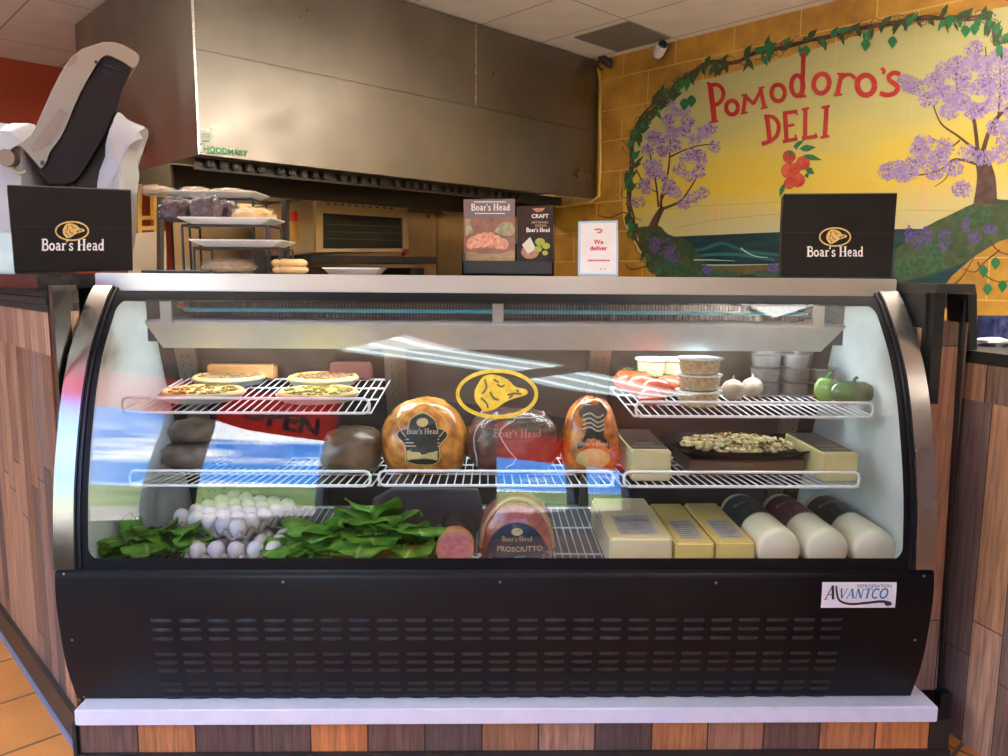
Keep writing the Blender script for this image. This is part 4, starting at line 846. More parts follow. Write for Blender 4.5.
# maker sticker
pa = pan_hit(820.5, 607.5); pb = pan_hit(896.5, 582)
sx0, sx1, sz0, sz1 = pa.x, pb.x, pa.z, pb.z
mb = MB(); n = 4
mb.grid(lambda u, v: pmap(sx0+(sx1-sx0)*u, sz0+(sz1-sz0)*v, .0012), 2, 4); stk = obj('maker_sticker', mb, mat('sticker_blue_white', (.78, .80, .84), .35), bp_)
sw = sx1-sx0; shh = sz1-sz0; blue = mat('blue_ink', (.03, .20, .42), .4)
mb = MB(); write(mb, 'VANTCO', pmap, sx0+sw*.215, sz0+shh*.38, shh*.38, .0020, .2, center=False, wid=1.03, bold=1.15); obj('blue_lettering', mb, blue, stk)
mb = MB(); write(mb, 'A', pmap, sx0+sw*.03, sz0+shh*.34, shh*.54, .0022, .22, center=False, wid=.9, bold=1.1)
ribbon(mb, smooth_pts([(sx0+sw*.185, sz0+shh*.86), (sx0+sw*.23, sz0+shh*.34), (sx0+sw*.38, sz0+shh*.16), (sx0+sw*.6, sz0+shh*.2), (sx0+sw*.8, sz0+shh*.26), (sx0+sw*.92, sz0+shh*.2)], 6), shh*.07, pmap, .0024, (1., 1.6))
fill(mb, ell(sx0+sw*.9, sz0+shh*.17, sw*.05, shh*.09, 14)[:-1], pmap, .0026); obj('black_lettering', mb, dark_ink, stk)
text_obj('small_lettering', 'REFRIGERATION', shh*.17, dark_ink, stk, lambda x, y, off: pmap(sx0+sw*.70+x*1.05, sz0+shh*.80+y, .002))
# white shelf board and plank plinth below
mb = MB(); mb.box((at(74, 716, 1.937).x, 1.937, .118), (at(938, 716, 1.937).x, 2.9, .163), bev=.003); q = obj('support_board', mb, mat('white_board', (.72, .76, .86), .4)); recenter(q); tag(q, 'white board under the display case on top of the plank base', 'board')
x0, x1 = at(79, 738, 1.955).x, at(928, 738, 1.955).x
pl_ = thing('plank_plinth', 'low plank clad base carrying the white board and display case', 'base', ((x0+x1)/2, 2.3, 0))
mb = MB(); poly_prism(mb, [Vector((x0, 1.955, 0)), Vector((x1, 1.955, 0)), Vector((x1, 2.9, 0)), Vector((x0, 2.9, 0))], .03, .118); obj('cladding', mb, wood_planks('plinth_planks', .155, 3, [(.19, .10, .055), (.075, .048, .042), (.26, .15, .10), (.07, .05, .045), (.36, .14, .045), (.085, .055, .045), (.24, .12, .07), (.10, .06, .045), (.30, .13, .05)]), pl_)
mb = MB(); poly_prism(mb, [Vector((x0, 1.945, 0)), Vector((x1+.06, 1.945, 0)), Vector((x1+.06, 2.9, 0)), Vector((x0, 2.9, 0))], .0, .030); obj('kickboard', mb, mat('black_kick', (.02, .018, .018), .4), pl_)
mb = MB(); mb.box((x1+.002, 1.95, .03), (x1+.055, 2.0, .118)); mb.box((x0-.012, 1.945, .0), (x0-.002, 1.99, .118)); obj('end_trim', mb, mat('black_frame', (.018, .02, .02), .3), pl_)
# ============================================================ FOOD
def recipe(*a, **k): return mat(*a, **k)
def sup(c, p): return copysign(abs(c)**p, c)
class Loaf:
    """rounded body: superellipsoid with lumps; radii a,b,c; exponent p; taper with height"""
    def __init__(s, c, rad, p=.8, lump=.04, ls=6., seed=0, flat=.0, taper=0., rot=0.):
        s.c = Vector(c); s.r = rad; s.p = p; s.l = lump; s.ls = ls; s.seed = seed; s.flat = flat; s.t = taper; s.rot = Matrix.Rotation(rot, 3, 'Z')
    def P(s, az, el, k=1.):
        ce, se = sup(cos(el), s.p), sup(sin(el), s.p); d = Vector((sup(cos(az), s.p)*ce, sup(sin(az), s.p)*ce, se))
        n = noise.noise(Vector((d.x*s.ls*.3+s.seed, d.y*s.ls*.3, d.z*s.ls*.3)))*s.l*2+noise.noise(Vector((d.x*s.ls+s.seed, d.y*s.ls, d.z*s.ls)))*s.l
        q = 1+n; tz = 1-s.t*d.z
        v = Vector((d.x*s.r[0]*q*tz, d.y*s.r[1]*q*tz, d.z*s.r[2]*q))*k
        v.z = max(v.z, -s.r[2]*(1-s.flat)*k)
        return s.c+s.rot @ v
    def mesh(s, mb, n=40, m=26, k=1.): mb.grid(lambda u, v: s.P(u*2*pi, -pi/2+v*pi, k), n, m)
    def map(s, x0, z0):
        """2D patch map on the front: metres right and up from the body centre, offset by x0,z0"""
        def f(x, y, off):
            e = max(-.985, min(.985, (z0+y)/s.r[2])); el = asin(max(-1, min(1, sup(e, 1/s.p)))); ce = max(.05, sup(cos(el), s.p))
            c = max(-.97, min(.97, (x0+x)/(s.r[0]*ce))); az = -acos(max(-1, min(1, sup(c, 1/s.p))))
            return s.P(az, el, 1.014+off/s.r[0])
        return f
def patch(mb, outline, mapf, off, n=10):
    """fill a star-shaped outline with rings so it follows curvature"""
    cx = sum(p[0] for p in outline)/len(outline); cy = sum(p[1] for p in outline)/len(outline); m = len(outline)
    vs = [mapf(cx, cy, off)]
    for j in range(1, n+1): vs += [mapf(cx+(x-cx)*j/n, cy+(y-cy)*j/n, off) for x, y in outline]
    fs = [(0, 1+i, 1+(i+1) % m) for i in range(m)]+[(1+(j-1)*m+i, 1+j*m+i, 1+j*m+(i+1) % m, 1+(j-1)*m+(i+1) % m) for j in range(1, n) for i in range(m)]
    mb.add(vs, fs)
lblk = mat('label_black', (.02, .022, .02), .35, var=(.035, .04, .03), scale=60)
lgold = mat('label_gold', (.48, .40, .14), .4, var=(.60, .50, .22), scale=60)
lcream = mat('label_print', (.55, .52, .38), .5)
# --- golden turkey breast on the middle shelf
Y = 2.33; cz = shz('MM', Y); p = at(425, 440, Y); skin = mat('roast_skin', (.36, .095, .010), .28, var=(.78, .36, .06), scale=30, detail=12, bump=.5, bscale=90, coat=.5)
t = thing('roast_turkey_breast', 'large golden browned domed turkey breast with arched black label on the middle shelf', 'deli meat', (p.x, Y, cz))
L_ = Loaf((p.x, Y, cz+.098), (.132, .105, .124), .86, .025, 7, 1, .22, .12); mb = MB(); L_.mesh(mb, 56, 36); obj('meat', mb, skin, t, smooth=180)
mp_ = L_.map(0, .028); mb = MB(); patch(mb, smooth_pts([(-.046, -.075), (-.05, -.03), (-.075, -.005), (-.07, .012), (-.045, .022), (-.035, .045), (0, .062), (.035, .045), (.045, .022), (.07, .012), (.075, -.005), (.05, -.03), (.046, -.075), (0, -.088), (-.046, -.075)], 3)[:-1], mp_, 0); la = obj('label', mb, lblk, t)
mb = MB(); patch(mb, [(-.042, -.072), (.042, -.072), (.044, -.045), (-.044, -.045)], mp_, .0012, 3); patch(mb, ell(0, .036, .018, .013, 14)[:-1], mp_, .0012, 3); ribbon(mb, smooth_pts([(-.046, -.075), (-.05, -.03), (-.075, -.005), (-.07, .012), (-.045, .022), (-.035, .045), (0, .062), (.035, .045), (.045, .022), (.07, .012), (.075, -.005), (.05, -.03), (.046, -.075), (0, -.088), (-.046, -.075)], 3), .003, mp_, .0012); obj('gold_print', mb, lgold, la)
mb = MB(); write(mb, "Boar's Head", mp_, 0, .004, .0155, .002); 
for y_ in (-.012, -.022, -.031): ribbon(mb, [(-.05, y_), (.05, y_)], .0035, mp_, .002)
obj('lettering', mb, lcream, la)
mb = MB(); ribbon(mb, smooth_pts([(-.05, -.005), (-.075, .03), (-.035, .072), (0, .085), (.035, .072), (.075, .03), (.05, -.005)], 3), .003, mp_, .001); obj('wrap_seam', mb, mat('seam_gold', (.7, .5, .15), .3), t)
# --- roast beef in clear wrap
Y = 2.31; cz = shz('MM', Y); p = at(513, 445, Y)
t = thing('wrapped_roast_beef', 'dark maroon vacuum wrapped roast beef between the turkey and the smoked ham', 'deli meat', (p.x, Y, cz))
L_ = Loaf((p.x, Y, cz+.088), (.138, .09, .100), .75, .04, 6, 5, .12, .0)
mb = MB(); L_.mesh(mb, 48, 30); obj('meat', mb, mat('roast_beef', (.055, .014, .012), .3, var=(.16, .06, .035), scale=40, detail=6, coat=.3), t, smooth=180)
mp_ = L_.map(.01, .045); mb = MB(); patch(mb, [(-.10, -.045), (.085, -.045), (.08, .02), (.04, .042), (-.04, .045), (-.09, .01)], mp_, 0); la = obj('label', mb, mat('label_brown', (.075, .05, .025), .35, var=(.14, .10, .05), scale=50), t)
mb = MB(); write(mb, "Boar's Head", mp_, 0, -.012, .022, .002, bold=1.); obj('lettering', mb, mat('print_tan', (.35, .30, .2), .4), la)
mb = MB(); L_.mesh(mb, 30, 20, 1.03); obj('plastic_wrap', mb, wrap, t, smooth=180)
mb = MB(); 
for k in range(2): mb.tube([L_.P(-pi/2-.9+.8*k+.12*sin(j*.9), -.5+j*.16, 1.035) for j in range(12)], .0022, 5)
mb.tube([L_.P(2*pi*j/40, .95, 1.035) for j in range(40)], .0022, 5, True); obj('wrap_fold', mb, mat('fold_white', (.55, .5, .5), .3), t, 60)
# --- smoked ham upright
Y = 2.31; cz = shz('MM', Y); p = at(590, 445, Y)
t = thing('smoked_ham', 'orange smoked ham standing upright with black and gold label on the middle shelf', 'deli meat', (p.x, Y, cz))
L_ = Loaf((p.x, Y, cz+.105), (.088, .08, .125), .78, .02, 7, 9, .12, .16); mb = MB(); L_.mesh(mb, 44, 34); obj('meat', mb, mat('smoked_skin', (.30, .07, .012), .25, var=(.66, .25, .05), scale=30, detail=10, bump=.3, coat=.5), t, smooth=180)
mp_ = L_.map(0, .025); mb = MB(); patch(mb, [(-.046, -.045), (.046, -.045), (.048, .06), (.03, .085), (-.03, .085), (-.048, .06)], mp_, 0); la = obj('label', mb, lblk, t)
mb = MB(); write(mb, "Boar's Head", mp_, 0, -.034, .0135, .002)
for y_ in (.012, .024, .036, .05): ribbon(mb, smooth_pts([(-.034, y_), (-.012, y_+.007), (.012, y_-.004), (.034, y_+.004)]), .0045, mp_, .002)
obj('lettering', mb, lcream, la)
mb = MB(); patch(mb, ell(0, -.072, .047, .030, 20)[:-1], mp_, .0008, 5); obj('gold_tag', mb, lgold, t)
mb = MB(); mb.tube([mp_(.052, -.066+.001*j, .004) for j in range(0, 16, 3)], .007, 6); obj('clip', mb, mat('purple_clip', (.3, .2, .4), .4), t)
# --- wrapped dark loaf on the left middle shelf
def wrapped(name, lab, cat, px, py, Y, key, rad, col, var, seed=0, grp=None, zadd=0., wr=True, p_=.7):
    cz = (shz(key, Y) if key else DZ+.012)+zadd; p = at(px, py, Y)
    t = thing(name, lab, cat, (p.x, Y, cz), grp); L_ = Loaf((p.x, Y, cz+rad[2]*.92), rad, p_, .06, 8, seed, .1)
    mb = MB(); L_.mesh(mb, 34, 22); obj('filling', mb, mat(name+'_m%d' % seed, col, .35, var=var, scale=14, detail=7, bump=.3), t, smooth=180)
    if wr: mb = MB(); L_.mesh(mb, 24, 16, 1.05); obj('plastic_wrap', mb, wrap, t, smooth=180)
    return t, L_
wrapped('wrapped_dark_loaf', 'dark brown loaf in clear plastic wrap left of the golden turkey', 'deli meat', 352, 455, 2.32, 'ML', (.088, .09, .068), (.09, .05, .03), (.24, .16, .08), 11)
wrapped('wrapped_meat_piece', 'greyish wrapped meat piece at the back of the left middle shelf', 'deli meat', 190, 448, 2.38, 'ML', (.075, .08, .042), (.11, .09, .08), (.28, .22, .16), 12)
wrapped('wrapped_meat_piece', 'pale brown wrapped meat piece stacked on the grey one at left', 'deli meat', 194, 430, 2.40, 'ML', (.065, .07, .035), (.14, .10, .08), (.30, .24, .16), 13, zadd=.08)
wrapped('wrapped_meat_piece', 'small wrapped dark meat piece behind the window reflection, middle of the left shelf', 'deli meat', 262, 450, 2.40, 'ML', (.09, .08, .05), (.06, .04, .035), (.15, .1, .07), 14)
# --- prosciutto ham, front bottom
Y = 2.22; p = at(516, 545, Y); t = thing('prosciutto_ham', 'domed pink prosciutto ham with navy label on the bottom rack', 'deli meat', (p.x, Y, DZ+.01))
L_ = Loaf((p.x, Y, DZ+.085), (.108, .07, .118), .8, .02, 6, 21, .3, .12); mb = MB(); L_.mesh(mb, 44, 32); obj('meat', mb, mat('prosciutto', (.40, .075, .05), .28, var=(.58, .20, .13), scale=35, detail=6, coat=.4), t, smooth=180)
mb = MB(); mb.tube([L_.P(-pi/2-1.15+2.3*j/30, -.2+1.35*sin(pi*j/30)**.6, 1.03) for j in range(31)], .008, 6); obj('fat_edge', mb, mat('ham_fat', (.62, .40, .22), .35, var=(.5, .26, .12), scale=20), t, 60)
mp_ = L_.map(0, -.012); mb = MB(); patch(mb, smooth_pts([(-.085, -.06), (-.08, -.0), (-.05, .045), (0, .062), (.05, .045), (.08, .0), (.085, -.06), (0, -.062), (-.085, -.06)], 3)[:-1], mp_, 0); la = obj('label', mb, mat('label_navy', (.012, .02, .045), .35, var=(.02, .035, .07), scale=40), t)
mb = MB(); patch(mb, ell(0, .035, .017, .011, 14)[:-1], mp_, .0015, 3); write(mb, "Boar's Head", mp_, 0, .008, .014, .002); obj('gold_print', mb, lgold, la)
text_obj('lettering', 'PROSCIUTTO', .021, lgold, la, lambda x, y, off: mp_(x+.008, y-.022, .002), bold=.0004)
mb = MB()
for y_ in (-.036, -.045, -.054): ribbon(mb, [(-.075, y_), (0, y_-.002), (.075, y_)], .0028, mp_, .0018)
obj('silver_stripe', mb, mat('stripe_silver', (.35, .42, .5), .3), la)
mb = MB(); L_.mesh(mb, 26, 18, 1.035); obj('plastic_wrap', mb, film('clear_wrap', (.98, .97, .96), 1.45, .08, .02, (.8, .8, .8), bump=.5), t, smooth=180)
# --- salami: cut face to the front
Y0 = 2.12; p = at(455, 551, Y0); t = thing('cut_salami', 'short cut salami with pink face and dark netted casing beside the lettuce', 'deli meat', (p.x, Y0+.1, DZ+.01))
r_ = .054; zc2 = DZ+.014+r_
Mx = Matrix.Translation((p.x, Y0, zc2)) @ Matrix.Rotation(-pi/2, 4, 'X')
mb = MB(); mb.lathe([(r_*.98, 0), (r_, .01), (r_, .19), (r_*.8, .225), (.012, .24)], (0, 0, 0), 28, Mx); obj('casing', mb, mat('salami_casing', (.03, .02, .018), .4, var=(.12, .08, .06), scale=60), t, smooth=60)
mb = MB(); mb.lathe([(r_*.99, -.004), (r_*1.01, .0), (r_*1.01, .045)], (0, 0, 0), 28, Mx); obj('rim', mb, mat('salami_rim', (.55, .26, .12), .4), t, smooth=60)
mb = MB(); mb.lathe([(.001, -.006), (r_*.93, -.006), (r_*.96, -.001)], (0, 0, 0), 28, Mx); obj('cut_face', mb, mat('salami_pink', (.62, .16, .16), .35, var=(.72, .28, .25), scale=90), t, smooth=60)
mb = MB(); mb.tube([(p.x+r_*.9, Y0-.004, zc2-.02), (p.x+r_*1.2, Y0-.006, zc2-.025), (p.x+r_*1.35, Y0-.004, zc2-.012)], .005, 6); obj('wrap_twist', mb, mat('fold_white', (.55, .5, .5), .3), t)
# grey wrapped board behind the lettuce
mb = MB(); mb.prism([at(x, y, 2.42) for x, y in ((372, 500), (392, 489), (478, 490), (485, 520), (470, 545), (380, 545))], (0, .03, .0)); q = obj('wrapped_slab', mb, mat('grey_wrap', (.10, .09, .085), .3, var=(.17, .15, .14), scale=6), bevel=.006); tag(recenter(q), 'flat grey wrapped slab leaning behind lettuce and salami', 'wrapped slab')
# --- cheeses at bottom right
def cheese_loaf(name, lab, pf, pb, Y0, Y1, z1, col, lab_l=.45):
    (xa, xb), (xc, xd) = pf, pb; a = at(xa, 540, Y0); b = at(xb, 540, Y0); c = at(xc, 505, Y1); d = at(xd, 505, Y1); z0 = DZ+.012
    t = thing(name, lab, 'cheese', ((a.x+b.x)/2, (Y0+Y1)/2, z0)); cxx = (a.x+b.x)/2; w_ = (b.x-a.x)/2
    mb = MB(); mb.box((a.x, Y0, z0), (b.x, Y1, z1), bev=.006); obj('cheese', mb, mat('cheese_'+name, col, .38, var=tuple(x*.94 for x in col), scale=9, coat=.35, sss=.15), t, smooth=30)
    mp_ = flatmap((cxx, Y0+.02, z1+.0008), (1, 0, 0), (0, 1, 0), (0, 0, 1)); l = (Y1-Y0)*lab_l
    mb = MB(); fill(mb, [(-w_*.62, .01), (w_*.62, .01), (w_*.62, .01+l), (-w_*.62, .01+l)], mp_, 0); la = obj('label', mb, mat('label_paper', (.62, .62, .60), .4, var=(.45, .47, .48), scale=30), t)
    mb = MB()
    rr = random.Random(len(lab))
    for k in range(9): y_ = .02+k*l/10.; ribbon(mb, [(-w_*.52, y_), (w_*rr.uniform(.1, .5), y_)], .004, mp_, .0006)
    write(mb, "Boar's Head", mp_, 0, l*.72, w_*.17, .0007); obj('label_print', mb, mat('grey_ink', (.14, .16, .2), .5), la); return t
cheese_loaf('white_cheese_loaf', 'wide pale cheese loaf with white label, leftmost of the bottom right cheeses', (610, 673), (0, 0), 2.10, 2.50, .583, (.92, .82, .46))
tt = cheese_loaf('yellow_cheese_loaf', 'yellow cheese loaf wedged between the wide pale loaf and another yellow loaf', (676, 715), (0, 0), 2.10, 2.48, .570, (.92, .74, .26))
cheese_loaf('yellow_cheese_loaf', 'yellow cheese loaf beside the green labelled provolone log', (717, 756), (0, 0), 2.10, 2.48, .572, (.92, .73, .24))
def provolone(lab, pxc, col, seed):
    Y0 = 2.09; p = at(pxc, 549, Y0); r_ = .0625; zc2 = DZ+.012+r_
    t = thing('provolone_log', lab, 'cheese', (p.x, Y0+.19, DZ+.012), None); Mx = Matrix.Translation((p.x, Y0, zc2)) @ Matrix.Rotation(-pi/2, 4, 'X')
    mb = MB(); mb.lathe([(.001, -.002), (r_*.82, 0), (r_*.95, .005), (r_, .02), (r_, .36), (r_*.9, .38), (.001, .385)], (0, 0, 0), 40, Mx); obj('cheese', mb, mat('provolone', (.92, .89, .66), .35, var=(.88, .84, .60), scale=6, coat=.3, sss=.15), t, smooth=50)
    cyl = lambda x, y, off: Mx @ Vector(((r_+.0012+off)*sin(x/r_), -(r_+.0012+off)*cos(x/r_), y)) 
    mb = MB(); N_ = 48; y0 = .15
    edge = [(-.105+.21*k/N_, y0+(.012 if k % 2 else 0)) for k in range(N_+1)]
    vs = [cyl(x, y, 0) for x, y in edge]+[cyl(x, .34, 0) for x, _ in edge]; mb.add(vs, [(k, k+1, N_+2+k, N_+1+k) for k in range(N_)]); la = obj('label', mb, mat('prov_label%d' % seed, col, .35), t, smooth=180)
    mb = MB(); write(mb, "Boar's Head", lambda x, y, off: cyl(x, y, off), .0, .265, .017, .0008)
    for y_ in (.19, .205, .218): ribbon(mb, [(-.04, y_), (-.01, y_+.003), (.02, y_-.001), (.045, y_+.002)], .0035, cyl, .0008)
    obj('lettering', mb, mat('label_silver', (.42, .42, .36), .4), la); return t
provolone('white provolone log with dark green label, left of the three cheese logs', 780, (.012, .03, .022), 1)
provolone('white provolone log with maroon label, between two dark green labelled logs', 828, (.10, .012, .02), 2)
provolone('white provolone log with blackish green label, nearest the right end', 876, (.010, .022, .018), 3)
# --- cheese blocks on the right middle shelf
def block(lab, x0, x1, Y0, Y1, h, col, top, var):
    z0 = shz('MR', Y0); a = at(x0, 470, Y0).x; b = at(x1, 470, Y0).x; t = thing('cheese_block', lab, 'cheese', ((a+b)/2, (Y0+Y1)/2, z0))
    mb = MB(); mb.box((a, Y0, z0), (b, Y1, z0+h), bev=.004); obj('cheese', mb, mat('block_%d' % x0, col, .4, var=var, scale=30, coat=.3), t, smooth=30)
    mb = MB(); mb.box((a+.004, Y0+.03, z0+h-.001), (b-.004, Y1-.01, z0+h+.0015)); la = obj('label', mb, mat('block_label', (.05, .035, .03), .35, var=(.08, .06, .05), scale=20), t)
    mp_ = flatmap(((a+b)/2, Y0+.05, z0+h+.0015), (1, 0, 0), (0, 1, 0), (0, 0, 1)); mb = MB(); write(mb, "Boar's Head", mp_, 0, .0, (b-a)*.13, .0006); ribbon(mb, [(-.03, .05), (.03, .05)], .006, mp_, .0006); obj('lettering', mb, lcream, la)
block('speckled pale cheese block with dark top label left of the salad platter', 632, 671, 2.14, 2.46, .088, (.62, .56, .30), 0, (.56, .52, .3))
block('pale cheese block with brown top label right of the salad platter', 824, 858, 2.14, 2.44, .082, (.66, .58, .28), 0, (.62, .52, .24))
# --- platter and salad
Yp = 2.36; zp = shz('MR', Yp)+.055; pl = at(672, 450, Yp-.10); pr = at(822, 450, Yp-.10); cxp = (pl.x+pr.x)/2
mb = MB(); mb.box((at(690, 460, 2.25).x, 2.25, zp-.052), (at(806, 460, 2.25).x, 2.46, zp-.004), bev=.004); tag(recenter(obj('brown_carton', mb, mat('brown_card', (.16, .09, .045), .5), smooth=30)), 'flat brown carton holding up the black salad platter', 'carton')
hw, hd = (pr.x-pl.x)/2, .155
def platter(u, v):
    a = 2*pi*u; rr = [0, .75, .8, .97, 1.0, .98, .8, .0][min(7, int(v*7+.5))]; zz = [.004, .004, .006, .028, .030, .026, 0, 0][min(7, int(v*7+.5))]
    return Vector((cxp+hw*rr*sup(cos(a), .6), Yp+hd*rr*sup(sin(a), .6), zp+zz))
mb = MB(); mb.grid(platter, 48, 7); pq = obj('serving_platter', mb, mat('platter_black', (.014, .014, .015), .25), smooth=60); tag(recenter(pq), 'black oval serving platter on the right middle shelf', 'platter')
mb = MB(); rr = random.Random(5)
for k in range(420):
    a = rr.uniform(0, 2*pi); q = sqrt(rr.random())*.82; x = cxp+hw*q*cos(a)*.93; y = Yp+hd*q*sin(a)*.9; z = zp+.012+.030*(1-q*q)*rr.random()+.004; s_ = rr.uniform(.006, .013)
    Mx = Matrix.Translation((x, y, z)) @ Matrix.Rotation(rr.uniform(0, 6), 4, 'Z') @ Matrix.Rotation(rr.uniform(-1, 1), 4, 'X'); mb.box((-s_, -s_*.6, -s_*.4), (s_, s_*.6, s_*.4), Mx, bev=s_*.25)
tag(obj('pasta_salad', mb, mat('pasta_salad', (.55, .42, .14), .4, var=(.72, .66, .42), scale=55), smooth=40), 'heaped pale yellow pasta salad on the black platter', 'salad', None, 'stuff')
mb = MB()
for k in range(36):
    a = rr.uniform(0, 2*pi); q = sqrt(rr.random())*.8; x = cxp+hw*q*cos(a)*.9; y = Yp+hd*q*sin(a)*.85; z = zp+.038*(1-q*q)+.014; s_ = rr.uniform(.005, .009)
    mb.box((-s_, -s_*.6, -s_*.4), (s_, s_*.6, s_*.4), Matrix.Translation((x, y, z)) @ Matrix.Rotation(rr.uniform(0, 6), 4, 'Z'), bev=s_*.25)
tag(obj('diced_pepper', mb, mat('pepper_bits', (.45, .08, .03), .35, var=(.12, .22, .03), scale=80), smooth=40), 'red and green diced pepper scattered over the pasta salad', 'salad topping', None, 'stuff')
# --- top right shelf
def TRz(Y): return shz('TR', Y)
def tomato(lab, px, Y, r_, k):
    p = at(px, 390, Y); t = thing('tomato', lab, 'tomato', (p.x, Y, TRz(Y)), 'tomatoes on the upper right shelf')
    mb = MB(); N_ = 24
    def f(u, v):
        a = 2*pi*u; e = -pi/2+pi*v; q = 1+.05*cos(5*a+k)*max(0, sin(e))**.5; z = sin(e)*.8-(.18*exp(-(cos(e)/.25)**2) if e > 0 else 0); return Vector((p.x+r_*cos(e)*cos(a)*q, Y+r_*cos(e)*sin(a)*q, TRz(Y)+r_*.8+r_*z))
    mb.grid(f, N_, 16); obj('fruit', mb, mat('tomato_red', (.66, .06, .022), .22, var=(.72, .12, .04), scale=8, coat=.5), t, smooth=180)
    mb = MB()
    for j in range(5): a = j*2*pi/5+k; c = Vector((p.x, Y, TRz(Y)+r_*1.47)); mb.prism([c+Vector((0, 0, .001)), c+Vector((cos(a-.3)*r_*.2, sin(a-.3)*r_*.2, .006)), c+Vector((cos(a)*r_*.45, sin(a)*r_*.45, .007)), c+Vector((cos(a+.3)*r_*.2, sin(a+.3)*r_*.2, .006))], (0, 0, .0015))
    obj('calyx', mb, mat('calyx_green', (.05, .16, .03), .5), t)
for k, (px, Y, r_, lab) in enumerate(((627, 2.50, .046, 'ripe red tomato at the left end of the upper right shelf'), (640, 2.42, .050, 'red tomato just right of the leftmost one'), (655, 2.34, .048, 'red tomato in front of the pale tubs'), (668, 2.44, .042, 'red tomato tight against the stacked deli cups'), (650, 2.27, .036, 'small red tomato nearest the wire rail'))): tomato(lab, px, Y, r_, k)
tubp = film('tub_plastic', (.95, .96, .95), 1.4, .1, .06, (.75, .8, .75))
def tub(lab, px, Y, z, r_, h, col, var, grp, lidc=(.75, .78, .76), name='deli_cup', fillk=.85, cat='tub', darklid=False):
    p = at(px, 380, Y); t = thing(name, lab, cat, (p.x, Y, z), grp)
    mb = MB(); mb.lathe([(.001, 0), (r_*.86, 0), (r_*.97, h*.92)], (p.x, Y, z+.001), 28); obj('cup', mb, tubp, t, smooth=40)
    key = 'fill_'+str(col); mb = MB(); mb.lathe([(.001, .003), (r_*.82, .003), (r_*.91, h*fillk), (.001, h*fillk+.003)], (p.x, Y, z+.001), 24); obj('contents', mb, mat(key, col, .5, var=var, scale=90, detail=3, bump=.5), t, smooth=40)
    mb = MB(); mb.lathe([(r_*.9, h*.93), (r_*1.03, h*.90), (r_*1.04, h*.99), (r_*.97, h), (r_*.93, h*.965), (.001, h*.965)], (p.x, Y, z+.001), 28); obj('lid', mb, (mat('lid_white', lidc, .35) if not darklid else film('lid_clear', (.9, .9, .9), 1.45, .06, .04, (.6, .6, .6))), t, smooth=40); return t
Yt = 2.28; zt_ = TRz(Yt)
names = ('bottom', 'middle', 'top')
for k in range(3): tub('clear deli cup of grain salad with white lid, %s of the stack of three' % names[k], 699, Yt, zt_+k*.0485, .066, .048, (.62, .50, .26), (.36, .22, .10), 'stacked deli cups')
for k, px in enumerate((652, 673)):
    for j in range(2): tub('frosted tub of pale pasta, %s of the pair %s' % (('lower', 'upper')[j], ('behind the tomatoes', 'beside the white lidded stack')[k]), px, 2.48, TRz(2.48)+.0+j*.057, .055, .056, (.58, .56, .34), (.42, .42, .25), 'pale tubs behind the tomatoes')
def onion(lab, px, Y, r_, k):
    p = at(px, 390, Y); L_ = [(.001, 0)]+[(r_*sin(a)**.9, r_*.9*(1-cos(a))) for a in [pi*j/14 for j in range(1, 13)]]+[(r_*.12, r_*1.86), (r_*.08, r_*2.15), (.001, r_*2.2)]
    mb = MB(); mb.lathe(L_, (p.x, Y, TRz(Y)), 24); tag(recenter(obj('onion', mb, mat('onion_skin', (.26, .19, .14), .4, var=(.36, .29, .22), scale=20, stretch=(1, 1, .1)), smooth=50)), lab, 'onion', 'onions on the upper right shelf')
onion('pale brown onion right of the stacked deli cups', 733, 2.36, .036, 0); onion('pale onion next to the dark stacked containers', 752, 2.42, .034, 1)
for k, (px, n_) in enumerate(((765, 3), (793, 3), (821, 2))):
    for j in range(n_): tub('clear deli container of dark food, %s of the %s pile' % (names[j], ('left', 'middle', 'right')[k]), px, 2.46, TRz(2.46)+.0+j*.045, .050 if k != 2 else .046, .044, (.03, .022, .022), (.07, .05, .045), 'dark stacked containers', name='dark_container', darklid=True)
for k, (px, Y, rad, lab) in enumerate(((826, 2.34, (.036, .036, .042), 'light green bell pepper beside the dark containers'), (852, 2.30, (.062, .042, .040), 'dark green bell pepper at the right end of the upper shelf'))):
    p = at(px, 395, Y); t = thing('bell_pepper', lab, 'pepper', (p.x, Y, TRz(Y)), 'green peppers on the upper right shelf'); mb = MB()
    def f(u, v, p=p, rad=rad, Y=Y, k=k):
        a = 2*pi*u; e = -pi/2+pi*v; q = 1+.11*cos(4*a+k) ; return Vector((p.x+rad[0]*cos(e)*cos(a)*q, Y+rad[1]*cos(e)*sin(a)*q, TRz(Y)+rad[2]*.95+rad[2]*(sin(e)-.3*exp(-(cos(e)/.3)**2)*(1 if e > 0 else -.4))))
    mb.grid(f, 32, 18); obj('fruit', mb, mat('pepper_green%d' % k, ((.10, .22, .03), (.035, .10, .02))[k], .2, var=((.16, .3, .05), (.06, .16, .03))[k], scale=6, coat=.6), t, smooth=180)
    mb = MB(); mb.tube([(p.x, Y, TRz(Y)+rad[2]*1.55), (p.x+.004, Y-.002, TRz(Y)+rad[2]*2.0), (p.x+.012, Y-.004, TRz(Y)+rad[2]*2.15)], [.006, .005, .006], 8); obj('stem', mb, mat('calyx_green', (.05, .16, .03), .5), t, 50)
